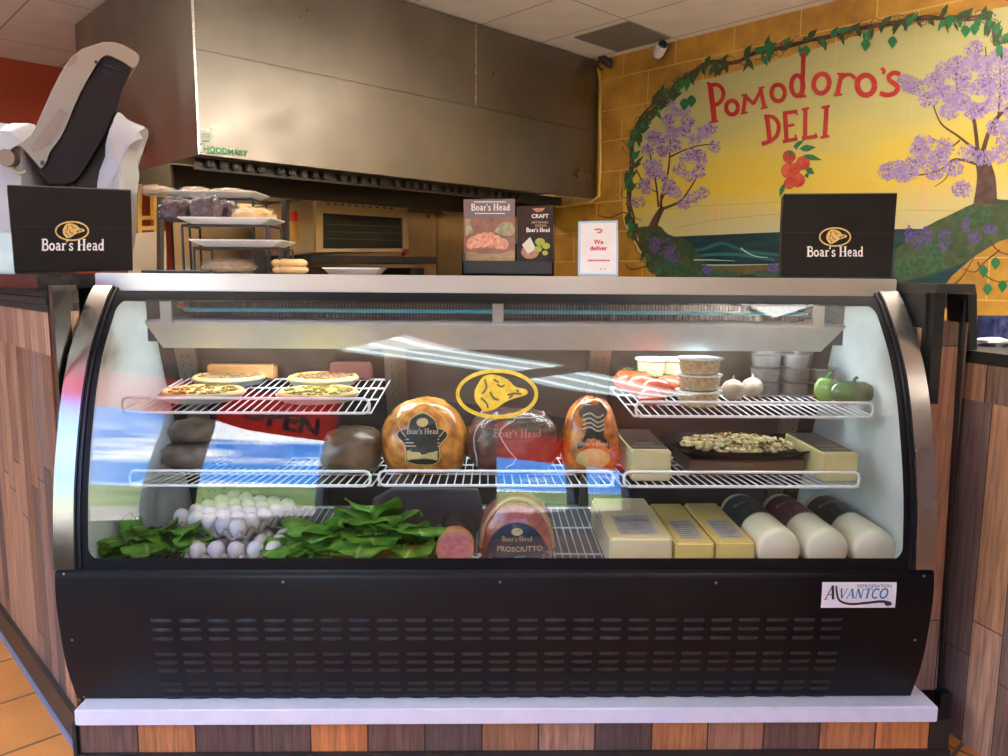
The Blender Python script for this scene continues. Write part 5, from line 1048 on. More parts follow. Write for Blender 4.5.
# --- quiches / pizzas on the left top shelf
foil = film('clear_plate', (.9, .9, .88), 1.5, .1, .22, (.5, .5, .48))
crust = mat('crust', (.60, .38, .13), .5, var=(.70, .50, .22), scale=25, bump=.4)
def pizza(lab, px, Y, r_, c1, c2, k):
    p = at(px, 390, Y); z = shz('TL', Y)+.008; t = thing('pizza', lab, 'pizza', (p.x, Y, z), 'flat pizzas on the upper left shelf')
    mb = MB(); mb.lathe([(.001, .004), (r_*.9, .004), (r_*1.04, .012), (r_*1.05, .012), (r_*.88, -.007), (.001, -.007)], (p.x, Y, z), 36); obj('plate', mb, mat('plate_grey', (.40, .42, .42), .3), t, smooth=40)
    mb = MB()
    def rim(u, v):
        a = 2*pi*u; b = 2*pi*v; R0 = r_*.93*(1+.012*sin(7*a+k)+.01*sin(13*a)); q = .0085*(1+.25*noise.noise(Vector((cos(a)*4, sin(a)*4, k)))); return Vector((p.x+(R0+q*cos(b))*cos(a), Y+(R0+q*cos(b))*sin(a), z+.014+q*sin(b)))
    mb.grid(rim, 60, 8); obj('crust', mb, crust, t, smooth=180)
    mb = MB(); mb.lathe([(r_*.93, .008), (r_*.9, .017), (.001, .019)], (p.x, Y, z), 36); obj('cheese_base', mb, mat('pizza_cheese%d' % k, c1, .4, var=c2, scale=40, detail=6, bump=.5), t, smooth=60)
    mb = MB(); rr = random.Random(k)
    for j in range(70):
        a = rr.uniform(0, 2*pi); q = sqrt(rr.random())*r_*.84; s_ = rr.uniform(.004, .010); mb.box((-s_, -s_*.7, -.002), (s_, s_*.7, .003), Matrix.Translation((p.x+q*cos(a), Y+q*sin(a), z+.0195)) @ Matrix.Rotation(rr.uniform(0, 3), 4, 'Z') @ Matrix.Rotation(rr.uniform(-.3, .3), 4, 'X'), bev=.001)
    obj('topping', mb, mat('topping%d' % (k % 2), ((.42, .20, .05), (.20, .10, .05))[k % 2], .4, var=((.24, .30, .05), (.4, .24, .1))[k % 2], scale=70), t, smooth=30)['kind'] = 'stuff'
pizza('pale pizza with green and orange toppings, front left of the upper shelf', 203, 2.29, .118, (.72, .52, .24), (.60, .40, .12), 0)
pizza('yellow pizza with chopped vegetables, front right of the upper left shelf', 318, 2.29, .118, (.66, .50, .12), (.5, .42, .08), 2)
pizza('darker brown pizza at the back left of the upper shelf', 230, 2.50, .112, (.30, .19, .09), (.42, .30, .16), 1)
pizza('dark topped pizza at the back right of the upper left shelf', 324, 2.50, .112, (.34, .20, .08), (.46, .32, .14), 3)
# goods seen behind the rear doors
def onshelf(px0, px1, y0, y1, Y, d, name, lab, cat, m):
    a = at(px0, y1, Y); b = at(px1, y0, Y); mb = MB(); mb.box((a.x, Y, a.z), (b.x, Y+d, b.z), bev=.004); tag(recenter(obj(name, mb, m, smooth=30)), lab, cat)
# shown resting at the back of the upper left shelf
zb_ = at(200, 377, 2.56).z
for (px0, px1, h, nm, lab, cat, m) in ((208, 276, .050, 'wrapped_bread', 'brown wrapped bread pack behind the back left pizza', 'bread', mat('bread_brown', (.30, .13, .04), .35, var=(.45, .25, .10), scale=14)), (330, 372, .060, 'dark_red_box', 'dark red box behind the back right pizza', 'box', mat('box_darkred', (.12, .03, .02), .35, var=(.06, .03, .025), scale=8))):
    a = at(px0, 375, 2.565); b = at(px1, 375, 2.565); z_ = shz('TL', 2.58); mb = MB(); mb.box((a.x, 2.555, z_), (b.x, 2.595, z_+h), bev=.006); tag(recenter(obj(nm, mb, m, smooth=30)), lab, cat)
# --- eggs
pulp = mat('egg_pulp', (.34, .31, .29), .9, var=(.40, .36, .34), scale=60, bump=.3, bscale=200)
egg_m = mat('egg_shell', (.78, .76, .78), .35, var=(.74, .72, .75), scale=30, sss=.1)
SPC = .0545
def tray(label, cx, cy, z, rot, nx, ny, tilt=0.):
    t = thing('egg_tray', label, 'egg tray', (cx, cy, z)); t.rotation_euler = (tilt, 0, rot); mb = MB(); X, Yy = nx*SPC/2, ny*SPC/2
    def f(u, v):
        x, y = -X-.006+(2*X+.012)*u, -Yy-.006+(2*Yy+.012)*v; cxn = cos(2*pi*(x+X)/SPC); cyn = cos(2*pi*(y+Yy)/SPC)
        h = .014+.0125*(cxn+cyn); ed = min(1, min(X+.006-abs(x), Yy+.006-abs(y))/.006)
        return Vector((x, y, max(.002, h)*(.55+.45*ed)))
    mb.grid(f, nx*8, ny*8); obj('pulp', mb, pulp, t, smooth=180, local=True, solid=.003); return t
eggmb = MB(); pr = [(.001, 0)]
for j in range(1, 16): a = pi*j/16; pr.append((.0222*sin(a)*(1-.07*cos(a)*-1*-1), .0285*(1-cos(a))))
pr.append((.001, .057)); eggmb.lathe([(r*1.13, z*1.08) for r, z in pr], (0, 0, 0), 20)
egg0 = obj('egg', eggmb, egg_m, smooth=180); used = False
def place_egg(p, tilt, label, grp):
    global used
    e = egg0 if not used else egg0.copy()
    if used: COL.objects.link(e)
    used = True; e.location = p; e.rotation_euler = tilt; tag(e, label, 'egg', grp)
def eggs(tr, nx, ny, label, grp, cond=lambda i, j: True):
    M = Matrix.Translation(tr.location) @ tr.rotation_euler.to_matrix().to_4x4()
    for i in range(nx):
        for j in range(ny):
            if cond(i, j): place_egg(M @ Vector(((i-nx/2+.5)*SPC, (j-ny/2+.5)*SPC, .004)), (tr.rotation_euler.x+random.uniform(-.06, .06), random.uniform(-.06, .06), random.uniform(0, 3)), label, grp)
pc = at(236, 528, 2.34)
lower = tray('lower grey pulp egg tray on the bottom rack', at(247, 545, 2.26).x, 2.27, DZ+.012, .0, 5, 5)
eggs(lower, 5, 5, 'white egg in the lower egg tray', 'white eggs in the lower tray', lambda i, j: j < 3)
upper = tray('upper grey pulp egg tray resting tilted on the lower eggs', pc.x+.005, 2.33, DZ+.072, -.42, 5, 5, .0)
eggs(upper, 5, 5, 'white egg in the upper egg tray', 'white eggs in the upper tray')
# --- lettuce
lm, nt, b = newmat('lettuce_leaf'); N = nt.nodes; L = nt.links; uv = N.new('ShaderNodeUVMap'); sp_ = N.new('ShaderNodeSeparateXYZ'); L.new(uv.outputs[0], sp_.inputs[0])
ma = N.new('ShaderNodeMath'); ma.operation = 'SUBTRACT'; ma.inputs[1].default_value = .5; L.new(sp_.outputs[0], ma.inputs[0]); mb_ = N.new('ShaderNodeMath'); mb_.operation = 'ABSOLUTE'; L.new(ma.outputs[0], mb_.inputs[0])
rib = ramp(N, [(0, (.50, .66, .30)), (.025, (.36, .56, .16)), (.06, (.15, .38, .05)), (1, (.10, .30, .03))]); L.new(mb_.outputs[0], rib.inputs[0])
tc = N.new('ShaderNodeTexCoord'); nz = N.new('ShaderNodeTexNoise'); nz.inputs['Scale'].default_value = 22; nz.inputs['Detail'].default_value = 5; L.new(tc.outputs['Object'], nz.inputs[0])
rr_ = ramp(N, [(.35, (.6, .7, .55)), (.65, (1.5, 1.35, 1.3))]); L.new(nz.outputs[0], rr_.inputs[0]); mu = N.new('ShaderNodeMixRGB'); mu.blend_type = 'MULTIPLY'; mu.inputs[0].default_value = 1; L.new(rib.outputs[0], mu.inputs[1]); L.new(rr_.outputs[0], mu.inputs[2]); L.new(mu.outputs[0], b.inputs['Base Color']); b.inputs['Roughness'].default_value = .33
bp = N.new('ShaderNodeBump'); bp.inputs['Strength'].default_value = .5; bp.inputs['Distance'].default_value = .006; L.new(nz.outputs[0], bp.inputs['Height']); L.new(bp.outputs[0], b.inputs['Normal'])
trl = N.new('ShaderNodeBsdfTranslucent'); L.new(mu.outputs[0], trl.inputs[0]); mxs = N.new('ShaderNodeMixShader'); mxs.inputs[0].default_value = .3; out = [n for n in N if n.type == 'OUTPUT_MATERIAL'][0]; L.new(b.outputs[0], mxs.inputs[1]); L.new(trl.outputs[0], mxs.inputs[2]); L.new(mxs.outputs[0], out.inputs[0])
def lettuce(label, cx, cy, cz, n, ln, wd, seed, elr=(.25, 1.25)):
    rr = random.Random(seed); t = thing('lettuce', label, 'lettuce', (cx, cy, cz)); mb = MB(); NV = 22; NU = 14
    for k in range(n):
        az = -pi/2+rr.uniform(-1.35, 1.35); el = elr[0]+(elr[1]-elr[0])*((k+.5)/n)+rr.uniform(-.1, .1); l = ln*rr.uniform(.8, 1.1); w = wd*rr.uniform(.8, 1.1)
        curl = (el+rr.uniform(.0, .7)); ph = rr.uniform(0, 6); cup = rr.uniform(-.5, .25); lean = rr.uniform(-.5, .5)
        base = Vector((cx+rr.uniform(-.05, .05), cy+rr.uniform(-.02, .03), cz+.012+.03*rr.random())); side = Vector((-sin(az), cos(az), 0)); d = Vector((cos(az), sin(az), 0)); up = Vector((0, 0, 1))
        pts = []; p = base.copy()
        for q in range(NV+1):
            s_ = q/NV; e = el-curl*s_**1.6; pts.append((p.copy(), -sin(e)*d+cos(e)*up)); p = p+(cos(e)*d+sin(e)*up+side*lean*.4*s_)*l/NV
        def f(u, v):
            iq = min(NV, int(round(v*NV))); c, nn = pts[iq]; q = (u-.5)*2
            ww = w*(min(1, .22+v*1.25))*(sqrt(max(0, 1-((v-.6)/.4)**2)) if v > .6 else 1); ww = max(ww, .004)
            wav = (.011*sin(8*v+ph+q*1.5)*abs(q)**1.3+.006*sin(21*v+ph*2)*abs(q)**2.5)
            pp = c+side*(q*ww*(1-.12*abs(cup)*q*q))+nn*(cup*ww*q*q+wav); pp.z = max(pp.z, cz+.002+.004*abs(sin(9*u+7*v))); return pp
        mb.grid(f, NU, NV)
    obj('leaf_cluster', mb, lm, t, smooth=180)
    mb = MB(); mb.tube([(cx, cy+.06, cz+.025), (cx, cy, cz+.03)], [.02, .014], 10); obj('stalk', mb, mat('stalk_pale', (.35, .45, .2), .4), t, 60)
ly = 2.16; lz = DZ+.01
lettuce('dark green leafy lettuce head in the left front corner of the case', at(132, 545, ly).x, ly+.07, lz, 14, .15, .082, 4, (.1, 1.2))
lettuce('dark green lettuce leaves leaning toward the egg trays', at(178, 545, ly).x, ly+.07, lz, 7, .115, .07, 6, (.2, 1.2))
lettuce('green romaine lettuce head right of the egg trays', at(320, 545, ly).x, ly+.06, lz, 17, .17, .086, 8, (.1, 1.35))
lettuce('bright green romaine lettuce head with tall central leaf', at(362, 545, ly).x, ly+.09, lz, 18, .20, .088, 10, (.1, 1.57))
lettuce('loose green lettuce head beside the cut salami', at(402, 545, ly).x, ly+.06, lz, 16, .165, .08, 12, (.1, 1.4))
# ============================================================ THINGS ON TOP
TZ = 1.319
def carton(name, lab, fr, Y, d, loc, em, tx, seam_y):
    """black printed box: fr = front face corner pixels (tl,tr,br,bl)"""
    # front face turned about the vertical: left corner at Y[0], right at Y[1]
    at0 = globals()['at']; a = at0(fr[3][0], fr[3][1], Y[0]); b = at0(fr[2][0], fr[2][1], Y[1]); e = Vector((b.x-a.x, b.y-a.y, 0)).normalized(); nf = Vector((-e.y, e.x, 0))
    at = lambda x, y, _=0: on_plane(x, y, a, nf)
    P4 = [at(x, y) for x, y in fr]
    t = thing(name, lab, 'box', loc)
    mb = MB(); mb.prism(P4, nf*d); obj('carton', mb, cardb, t, bevel=.0025)
    mp_ = lambda x, y, off: at(x, y, Y)-nf*(.0015+off)
    ex, ey, rx, ry = em; emblem(t, lambda x, y, off: at(x, 2*ey-y, Y)-nf*(.0012+off), ex, ey, rx, ry, 0, gold, cardb, fill_bg=False)
    mb = MB(); x0, x1, yb, h = tx; tot = sum(G[c][0] for c in "Boar's Head"); wid = (x1-x0)/(tot*h)
    write(mb, "Boar's Head", lambda x, y, off: at(x, 2*yb-y, Y)-nf*(.0012+off), x0, yb, h, 0, center=False, wid=wid, bold=1.05/wid if wid > 1 else 1.05); obj('lettering', mb, white_ink, t)
    mb = MB(); (sa, sb) = seam_y; ribbon(mb, [sa, sb], .6, mp_, .0); obj('seam', mb, mat('seam_dark', (.008, .006, .006), .5), t)
    mb = MB(); (tlx, tly), (trx, try_) = fr[0], fr[1]; ribbon(mb, [(tlx+1, tly+.7), (trx-1, try_+.7)], .9, mp_, .0); obj('grey_edge', mb, mat('edge_grey', (.13, .13, .14), .5), t); return t  # thin grey line along the top edge of the front
p = at(72, 270, 2.26)
carton('branded_box', 'large black printed box standing on the left counter in front of the scale', [(7, 184.5), (131, 189.5), (133, 270.5), (15, 272.5)], (2.24, 2.40), .16, (p.x, 2.3, 1.312), (72, 231, 17, 9.6), (41, 104.5, 250.5, 11.5), ((10, 226.5), (132, 228)))
p = at(836, 275, 2.34)
carton('branded_box', 'black printed box standing at the right end of the case top', [(784, 193.5), (897.5, 192.5), (891, 277.5), (780.5, 276)], (2.37, 2.28), .12, (p.x, 2.38, TZ), (835, 237, 16, 9.4), (806.5, 863.5, 256.5, 10), ((783, 232.5), (895, 233.5)))
# magazine tray with catalogue and brochure
Y = 2.36; a = at(462, 260, Y); b = at(553.5, 275, Y); cxm = (a.x+b.x)/2
t = thing('literature_tray', 'black countertop tray holding two printed booklets', 'tray', (cxm, Y+.05, TZ))
tm = mat('tray_grey', (.02, .02, .022), .35)
mb = MB(); mb.box((a.x, Y, TZ), (b.x, Y+.006, TZ+.044)); mb.box((a.x, Y, TZ), (b.x, Y+.11, TZ+.006)); mb.box((a.x, Y+.10, TZ), (b.x, Y+.106, TZ+.10)); mb.box((a.x, Y, TZ), (a.x+.005, Y+.106, TZ+.07)); mb.box((b.x-.005, Y, TZ), (b.x, Y+.106, TZ+.07)); obj('holder', mb, tm, t)
mb = MB(); mb.box((b.x-.008, Y+.06, TZ), (b.x+.002, Y+.10, TZ+.16)); obj('back_upright', mb, tm, t)
def booklet(name, lab, fr, Y, d, m, loc):
    P4 = [at(x, y, Y) for x, y in fr]; t = thing(name, lab, 'booklet', loc); mb = MB(); mb.prism(P4, (0, d, 0)); obj('pages', mb, mat('page_white', (.6, .58, .55), .5), t); mb = MB(); mb.prism([p+Vector((0, -.001, 0)) for p in P4], (0, .001, 0)); c = obj('cover', mb, m, t); return t, c
Yb = Y+.03
def bmap(Yb): return lambda x, y, off: at(x, y, Yb)+Vector((0, -.0016-off, 0))
def flip(Yb, yb): return lambda x, y, off: at(x, 2*yb-y, Yb)+Vector((0, -.0016-off, 0))
t, c = booklet('catalogue', 'printed catalogue with sliced meats on its cover, left in the black tray', [(463.5, 199.5), (515, 199), (515, 268), (464.5, 268)], Yb, .022, mat('cover_mauve', (.22, .10, .08), .3, var=(.33, .17, .12), scale=40, detail=8), (at(489, 270, Yb).x, Yb, TZ+.006))
B = bmap(Yb)
mb = MB(); fill(mb, [(465, 200.5), (514.5, 200.2), (514.5, 217), (465, 217.5)], B, .0003); obj('cover_band', mb, mat('band_grey', (.18, .16, .17), .3), c)
mb = MB(); write(mb, "Boar's Head", flip(Yb, 210.5), 490.5, 210.5, 6.6, .0006, wid=.95, bold=1.1)
for y_, w_ in ((202, 16), (213.5, 15)): ribbon(mb, [(490-w_, y_), (490+w_, y_)], .8, B, .0006)
obj('cover_lettering', mb, white_ink, c)
mb = MB()
for k, (x, y, rx, ry, tl_) in enumerate(((472, 243, 5, 7, .5), (478, 241, 5, 7.5, .3), (484, 240, 5.5, 8, .2), (491, 240, 5.5, 8, 0), (497, 242, 5.5, 7, -.2), (503, 244, 5.5, 6, -.4))): fill(mb, ell(x, y, rx, ry, 18, 0, 2*pi, tl_)[:-1], B, .0005+.00006*k)
obj('meat_picture', mb, mat('pic_meat', (.58, .18, .10), .4, var=(.74, .44, .30), scale=90, detail=8), c)
mb = MB(); fill(mb, smooth_pts([(494, 232), (500, 224), (508, 222), (514, 226), (514, 234), (506, 236), (494, 232)], 3)[:-1], B, .0004); fill(mb, [(465.5, 200.8+18), (470, 218.8), (473, 232), (466, 236)], B, .0004); obj('bread_picture', mb, mat('pic_bread', (.46, .38, .26), .4, var=(.22, .26, .14), scale=70), c)
mb = MB(); fill(mb, [(465.5, 251), (480, 254), (500, 254), (514.6, 250), (514.6, 262), (465.5, 262)], B, .0003); obj('board_picture', mb, mat('pic_board', (.34, .22, .11), .4, var=(.50, .36, .18), scale=50, stretch=(1, 1, 6)), c)
Yb2 = Y+.045
t, c = booklet('brochure', 'narrow dark brochure with cheese and salad picture, right in the black tray', [(517, 206.5), (553, 205), (553.5, 268), (518, 268)], Yb2, .010, mat('cover_dark', (.035, .022, .02), .3, var=(.05, .03, .025), scale=20, spec=.2), (at(535, 270, Yb2).x, Yb2, TZ+.006))
B2 = bmap(Yb2)
mb = MB(); write(mb, "Boar's Head", flip(Yb2, 232), 538, 232, 4.2, .0006, wid=.9, bold=1.3); obj('cover_lettering', mb, white_ink, c)
yb_ = 218; text_obj('title_lettering', 'CRAFT', 5.6, white_ink, c, lambda x, y, off: at(540+x, yb_-y, Yb2)+Vector((0, -.0024, 0)), bold=.12)
text_obj('title_lettering', 'ARTISANAL\n  DESIGN', 3.3, mat('tan_ink', (.45, .36, .25), .5), c, lambda x, y, off: at(540+x, 223.5-y, Yb2)+Vector((0, -.0024, 0)), bold=.05)
mb = MB(); fill(mb, [(532, 208.5), (545, 208), (542, 211.5), (536, 212)], B2, .0006); fill(mb, ell(530, 252, 9, 7, 16)[:-1], B2, .0006); obj('red_picture', mb, mat('pic_red', (.42, .12, .08), .3, var=(.55, .28, .2), scale=60), c)
mb = MB(); fill(mb, [(522, 245), (530, 237), (536, 249), (528, 254)], B2, .0009); obj('cheese_picture', mb, mat('pic_cheese', (.75, .70, .62), .3), c)
mb = MB(); 
for (x, y, r_) in ((540, 242, 5), (546, 246, 4), (538, 249, 4), (545, 253, 3)): fill(mb, ell(x, y, r_, r_*.8, 12)[:-1], B2, .0010+r_*.00002)
obj('salad_picture', mb, mat('pic_salad', (.32, .40, .04), .3, var=(.52, .44, .06), scale=80), c)
# delivery sign
Y = 2.30; t = thing('delivery_sign', 'small white countertop sign in clear stand with red We deliver lettering', 'sign', (at(598, 275, Y).x, Y, TZ))
mb = MB(); mb.prism([at(x, y, Y) for x, y in ((578.5, 221.5), (618, 220.5), (618, 276), (578, 275.5))], (0, .006, 0)); mb.box((at(580, 270, Y).x, Y, TZ), (at(616, 270, Y).x, Y+.06, TZ+.003)); obj('acrylic_stand', mb, mat('acrylic_blue', (.42, .60, .85), .15), t)
mb = MB(); mb.prism([at(x, y, Y)+Vector((0, -.001, 0)) for x, y in ((580.5, 223.5), (616, 222.5), (616, 274), (580, 273.5))], (0, .001, 0)); c = obj('card', mb, mat('card_white', (.80, .80, .84), .35), t)
B3 = lambda x, y, off: at(x, y, Y)+Vector((0, -.0016-off, 0)); rink = mat('red_ink', (.66, .06, .035), .4)
mb = MB(); ribbon(mb, smooth_pts([(594.5, 229.5), (600, 229.3), (601.5, 230.8), (600, 232.4), (597, 232.3)], 4), 1.3, B3, .0004); obj('logo_mark', mb, rink, c)
text_obj('lettering', 'We\ndeliver', 6.3, rink, c, lambda x, y, off: at(598.5+x, 244-y, Y)+Vector((0, -.002, 0)), bold=.14)
mb = MB()
for k in range(9): fill(mb, ell(588.5+k*2.5, 260.5, .95, 1.0, 8)[:-1], B3, .0004)
ribbon(mb, [(600, 269), (601.5, 269)], .8, B3, .0004); ribbon(mb, [(604, 269), (605.5, 269)], .8, B3, .0004); obj('small_print', mb, rink, c)
# aluminium tray
Y = 2.42; a = at(310, 270, Y); b = at(392, 270, Y)
mb = MB(); x0, x1 = a.x, b.x
mb.lathe([(.001, 0), (.80, 0), (.95, .012), (1.0, .0125), (1.0, .0155), (.93, .015), (.78, .003), (.001, .003)], (0, 0, 0), 4)
mb.v = [Vector(((x0+x1)/2+(v.x-v.y)*.7071*(x1-x0)/2*1.0*1.0, Y+.08+(v.x+v.y)*.7071*.11, TZ+v.z*1.35)) for v in mb.v]
tag(recenter(obj('foil_tray', mb, steel('foil', (.75, .74, .72), .3), smooth=20)), 'shallow foil tray lying on the case top', 'foil tray')
# tiered platter stand
Yc = 2.52; ts = thing('tiered_stand', 'black wire three tier stand holding white platters', 'stand', (at(220, 270, Yc).x, Yc, TZ))
pl_m = mat('porcelain', (.74, .73, .70), .25)
tiers = [((165, 298), 244, 2.40, .12), ((153, 287), 221, 2.52, .12), ((143, 270), 194, 2.64, .12)]
plats = []
for k, ((xa, xb), y, Yq, hd) in enumerate(tiers):
    a = at(xa, y, Yq-hd); b = at(xb, y, Yq-hd); z = at((xa+xb)/2, y+1, Yq-hd).z; cx_, hw_ = (a.x+b.x)/2, (b.x-a.x)/2; plats.append((cx_, hw_, Yq, z))
    mb = MB(); mb.lathe([(.001, 0), (.72, 0), (.80, .004), (1.0, .018), (1.005, .021), (.99, .022), (.80, .010), (.74, .007), (.001, .007)], (0, 0, 0), 4)
    mb.v = [Vector((cx_+(v.x-v.y)*.7071*hw_*1.0, Yq+(v.x+v.y)*.7071*hd, z-.004+v.z)) for v in mb.v]
    tag(recenter(obj('white_platter', mb, pl_m, smooth=25, bevel=.002)), ('rectangular white platter, lowest and empty on the tiered stand', 'rectangular white platter carrying wrapped cookies, middle of the stand', 'rectangular white platter with pastries, highest on the stand')[k], 'platter', 'white platters on the tiered stand')
mb = MB()
for k, (cx_, hw_, Yq, z) in enumerate(plats):
    for sx in (-.66, .66):
        for sy in (-.075, .075): mb.tube([(cx_+hw_*sx, Yq+sy, TZ+.004), (cx_+hw_*sx, Yq+sy, z-.006)], .0042, 6)
        mb.tube([(cx_+hw_*sx, Yq-.075, z-.008), (cx_+hw_*sx, Yq+.075, z-.008)], .0042, 6)
    mb.tube([(cx_-hw_*.66, Yq-.075, z-.008), (cx_+hw_*.66, Yq-.075, z-.008)], .0042, 6)
mb.tube([(plats[2][0]-plats[2][1]*.66, 2.33, TZ+.004), (plats[2][0]-plats[2][1]*.66, 2.72, TZ+.004)], .0045, 6); mb.tube([(plats[0][0]+plats[0][1]*.66, 2.33, TZ+.004), (plats[2][0]+plats[2][1]*.66, 2.72, TZ+.004)], .0045, 6)
mb.tube([(plats[2][0]-plats[2][1]*.66, 2.33, TZ+.004), (plats[0][0]-plats[0][1]*.4, 2.31, TZ+.005), (plats[0][0]-plats[0][1]*.38, 2.31, TZ+.012)], .0045, 6)
obj('wire_frame', mb, mat('wire_black', (.015, .014, .014), .4), ts, 50)
def goodie(name, lab, cat, px, w_px, h, Yq, z, col, var, seed, grp=None, wr=True, lump=.1, dep=None):
    p = at(px, 230, Yq); hw_ = w_px/2/770*Yq; L_ = Loaf((p.x, Yq, z+h*.5), (hw_, dep or hw_*.9, h*.54), .8, lump, 9, seed, .12); t = thing(name, lab, cat, (p.x, Yq, z), grp)
    mb = MB(); L_.mesh(mb, 30, 20); obj('pastry', mb, mat('%s_%d' % (name, seed), col, .45, var=var, scale=45, bump=.4), t, smooth=180)
    if wr:
        Lw = Loaf((p.x, Yq, z+h*.52), (hw_*1.05, (dep or hw_*.9)*1.05, h*.58), .75, lump*1.4, 14, seed+3, .1); mb = MB(); Lw.mesh(mb, 40, 26); obj('plastic_wrap', mb, film('cellophane', (.96, .96, .97), 1.45, .05, .03, (.85, .85, .9), bump=1.), t, smooth=25)
z2_ = plats[1][3]+.004; z3_ = plats[2][3]+.004
pc, pv = (.03, .008, .012), (.10, .035, .04)
goodie('wrapped_cookies', 'cellophane bag of dark purple cookies at the left of the middle platter', 'cookies', 178, 28, .068, 2.50, z2_, pc, pv, 31)
goodie('wrapped_cookies', 'big cellophane bag of dark purple cookies in the centre of the middle platter', 'cookies', 208, 28, .076, 2.48, z2_, pc, pv, 32)
goodie('wrapped_cookies', 'narrow cellophane bag of dark cookies beside the golden pastries', 'cookies', 229, 20, .064, 2.53, z2_, pc, pv, 33)
goodie('wrapped_pastry', 'golden pastry in cellophane at the right of the middle platter', 'pastry', 255, 38, .043, 2.50, z2_, (.72, .44, .14), (.80, .58, .26), 34)
goodie('flat_pastry', 'pale flat pastry at the left of the highest platter', 'pastry', 160, 30, .030, 2.62, z3_, (.62, .45, .25), (.70, .56, .36), 35)
goodie('flat_pastry', 'pale flat pastry in the middle of the highest platter', 'pastry', 198, 26, .028, 2.62, z3_, (.60, .42, .22), (.70, .55, .34), 36)
goodie('flat_pastry', 'pale flat pastry at the right of the highest platter', 'pastry', 231, 34, .024, 2.62, z3_, (.60, .46, .28), (.68, .56, .38), 37)
goodie('wrapped_bread', 'round tan bread in plastic on the case top under the platters', 'bread', 228, 46, .040, 2.40, TZ, (.42, .26, .12), (.58, .42, .24), 38)
for k, (dz, lab) in enumerate(((0, 'golden bagel on the case top, lower of two'), (.021, 'golden bagel on the case top, upper of two'))):
    p = at(290.5-k, 265, 2.36); t = None; mb = MB(); Rr, rr0 = .034, .019
    mb.grid(lambda u, v: Vector((p.x+(Rr+rr0*cos(2*pi*v))*1.0*cos(2*pi*u)*1.02, 2.36+(Rr+rr0*cos(2*pi*v))*sin(2*pi*u)*.9, TZ+.012+dz+rr0*.6*sin(2*pi*v)+.002*noise.noise(Vector((u*9, v*3, k))))), 32, 14)
    tag(recenter(obj('bagel', mb, mat('bagel_gold', (.66, .38, .12), .4, var=(.78, .54, .26), scale=22), smooth=180)), lab, 'bagel', 'bagels on the case top')
# point-of-sale scale seen from behind
def pprism(mb, pxs, Y, d): mb.prism([at(x, y, Y) for x, y in pxs], Vector((-.50, .86, 0))*d)
Y = 2.60; sc = thing('deli_scale', 'tilted beige and dark grey deli scale display behind the left box', 'scale', (at(80, 270, Y).x, Y+.1, 1.312))
beige = mat('beige_plastic', (.30, .265, .17), .4, var=(.33, .29, .20), scale=3); dg = mat('scale_grey', (.022, .017, .015), .7, spec=.2)
shell = smooth_pts([(103, 42), (116, 42.5), (129, 48), (139.5, 56.5), (134, 68), (124, 62), (110, 55.5), (103, 57), (97, 64), (80, 93), (70, 117), (61, 137), (50, 152), (46, 164), (41, 168), (36, 163), (20, 146), (9, 152), (5.5, 156), (8, 150), (30, 136), (42, 112), (56, 82), (69, 60), (82, 49)], 3)
mb = MB(); pprism(mb, shell, Y, .19); obj('shell', mb, beige, sc, bevel=.004, smooth=40)
body = [(103, 58), (110, 56.5), (132, 68), (124, 82), (118, 104), (106, 132), (90, 160), (75, 181), (60, 184), (48, 182), (30, 160), (24, 150), (37, 164), (46, 166), (50, 153), (62, 137), (71, 117), (81, 93)]
mb = MB(); pprism(mb, smooth_pts(body+[body[0]], 2)[:-1], Y+.008, .175); obj('side_body', mb, dg, sc, bevel=.003, smooth=40)
mb = MB(); pprism(mb, [(114, 106), (117, 113), (104, 189), (103, 270), (66, 270), (76, 182), (92, 157)], Y+.03, .14); obj('pedestal', mb, mat('scale_pedestal', (.025, .020, .018), .7), sc, bevel=.004)
mb = MB(); pprism(mb, [(105, 63), (120, 70), (119, 71.5), (104, 65)], Y+.004, .004); pprism(mb, [(103, 69), (113, 74), (112, 75.5), (102, 71)], Y+.004, .004); pprism(mb, [(41, 160), (45, 161.5), (44, 166), (40, 164.5)], Y-.003, .004); pprism(mb, [(95, 60), (99, 62), (98, 64.5), (94, 62.5)], Y-.002, .004); obj('slot', mb, black, sc)
mb = MB(); pprism(mb, [(70, 58), (79, 54), (75, 63), (67, 67)], Y-.0015, .003); pprism(mb, [(60, 108), (68, 113), (50, 143), (33, 153), (30, 147)], Y-.0015, .003); obj('panel_inset', mb, mat('beige_tan', (.27, .20, .12), .4), sc)
mb = MB(); Mr = Matrix.Translation(at(15, 160, Y+.05)) @ Matrix.Rotation(pi/2, 4, 'X'); mb.lathe([(.001, -.06), (.028, -.06), (.028, .05), (.001, .05)], (0, 0, 0), 20, Mr); obj('paper_roll', mb, mat('brown_roll', (.30, .22, .15), .6), sc, 40)
mb = MB(); mb.tube([at(x, y, Y+.02) for x, y in ((9, 165), (14, 171), (20, 174), (27, 171))], .006, 8); obj('paper_tail', mb, mat('paper_cream', (.6, .5, .32), .6), sc, 60)
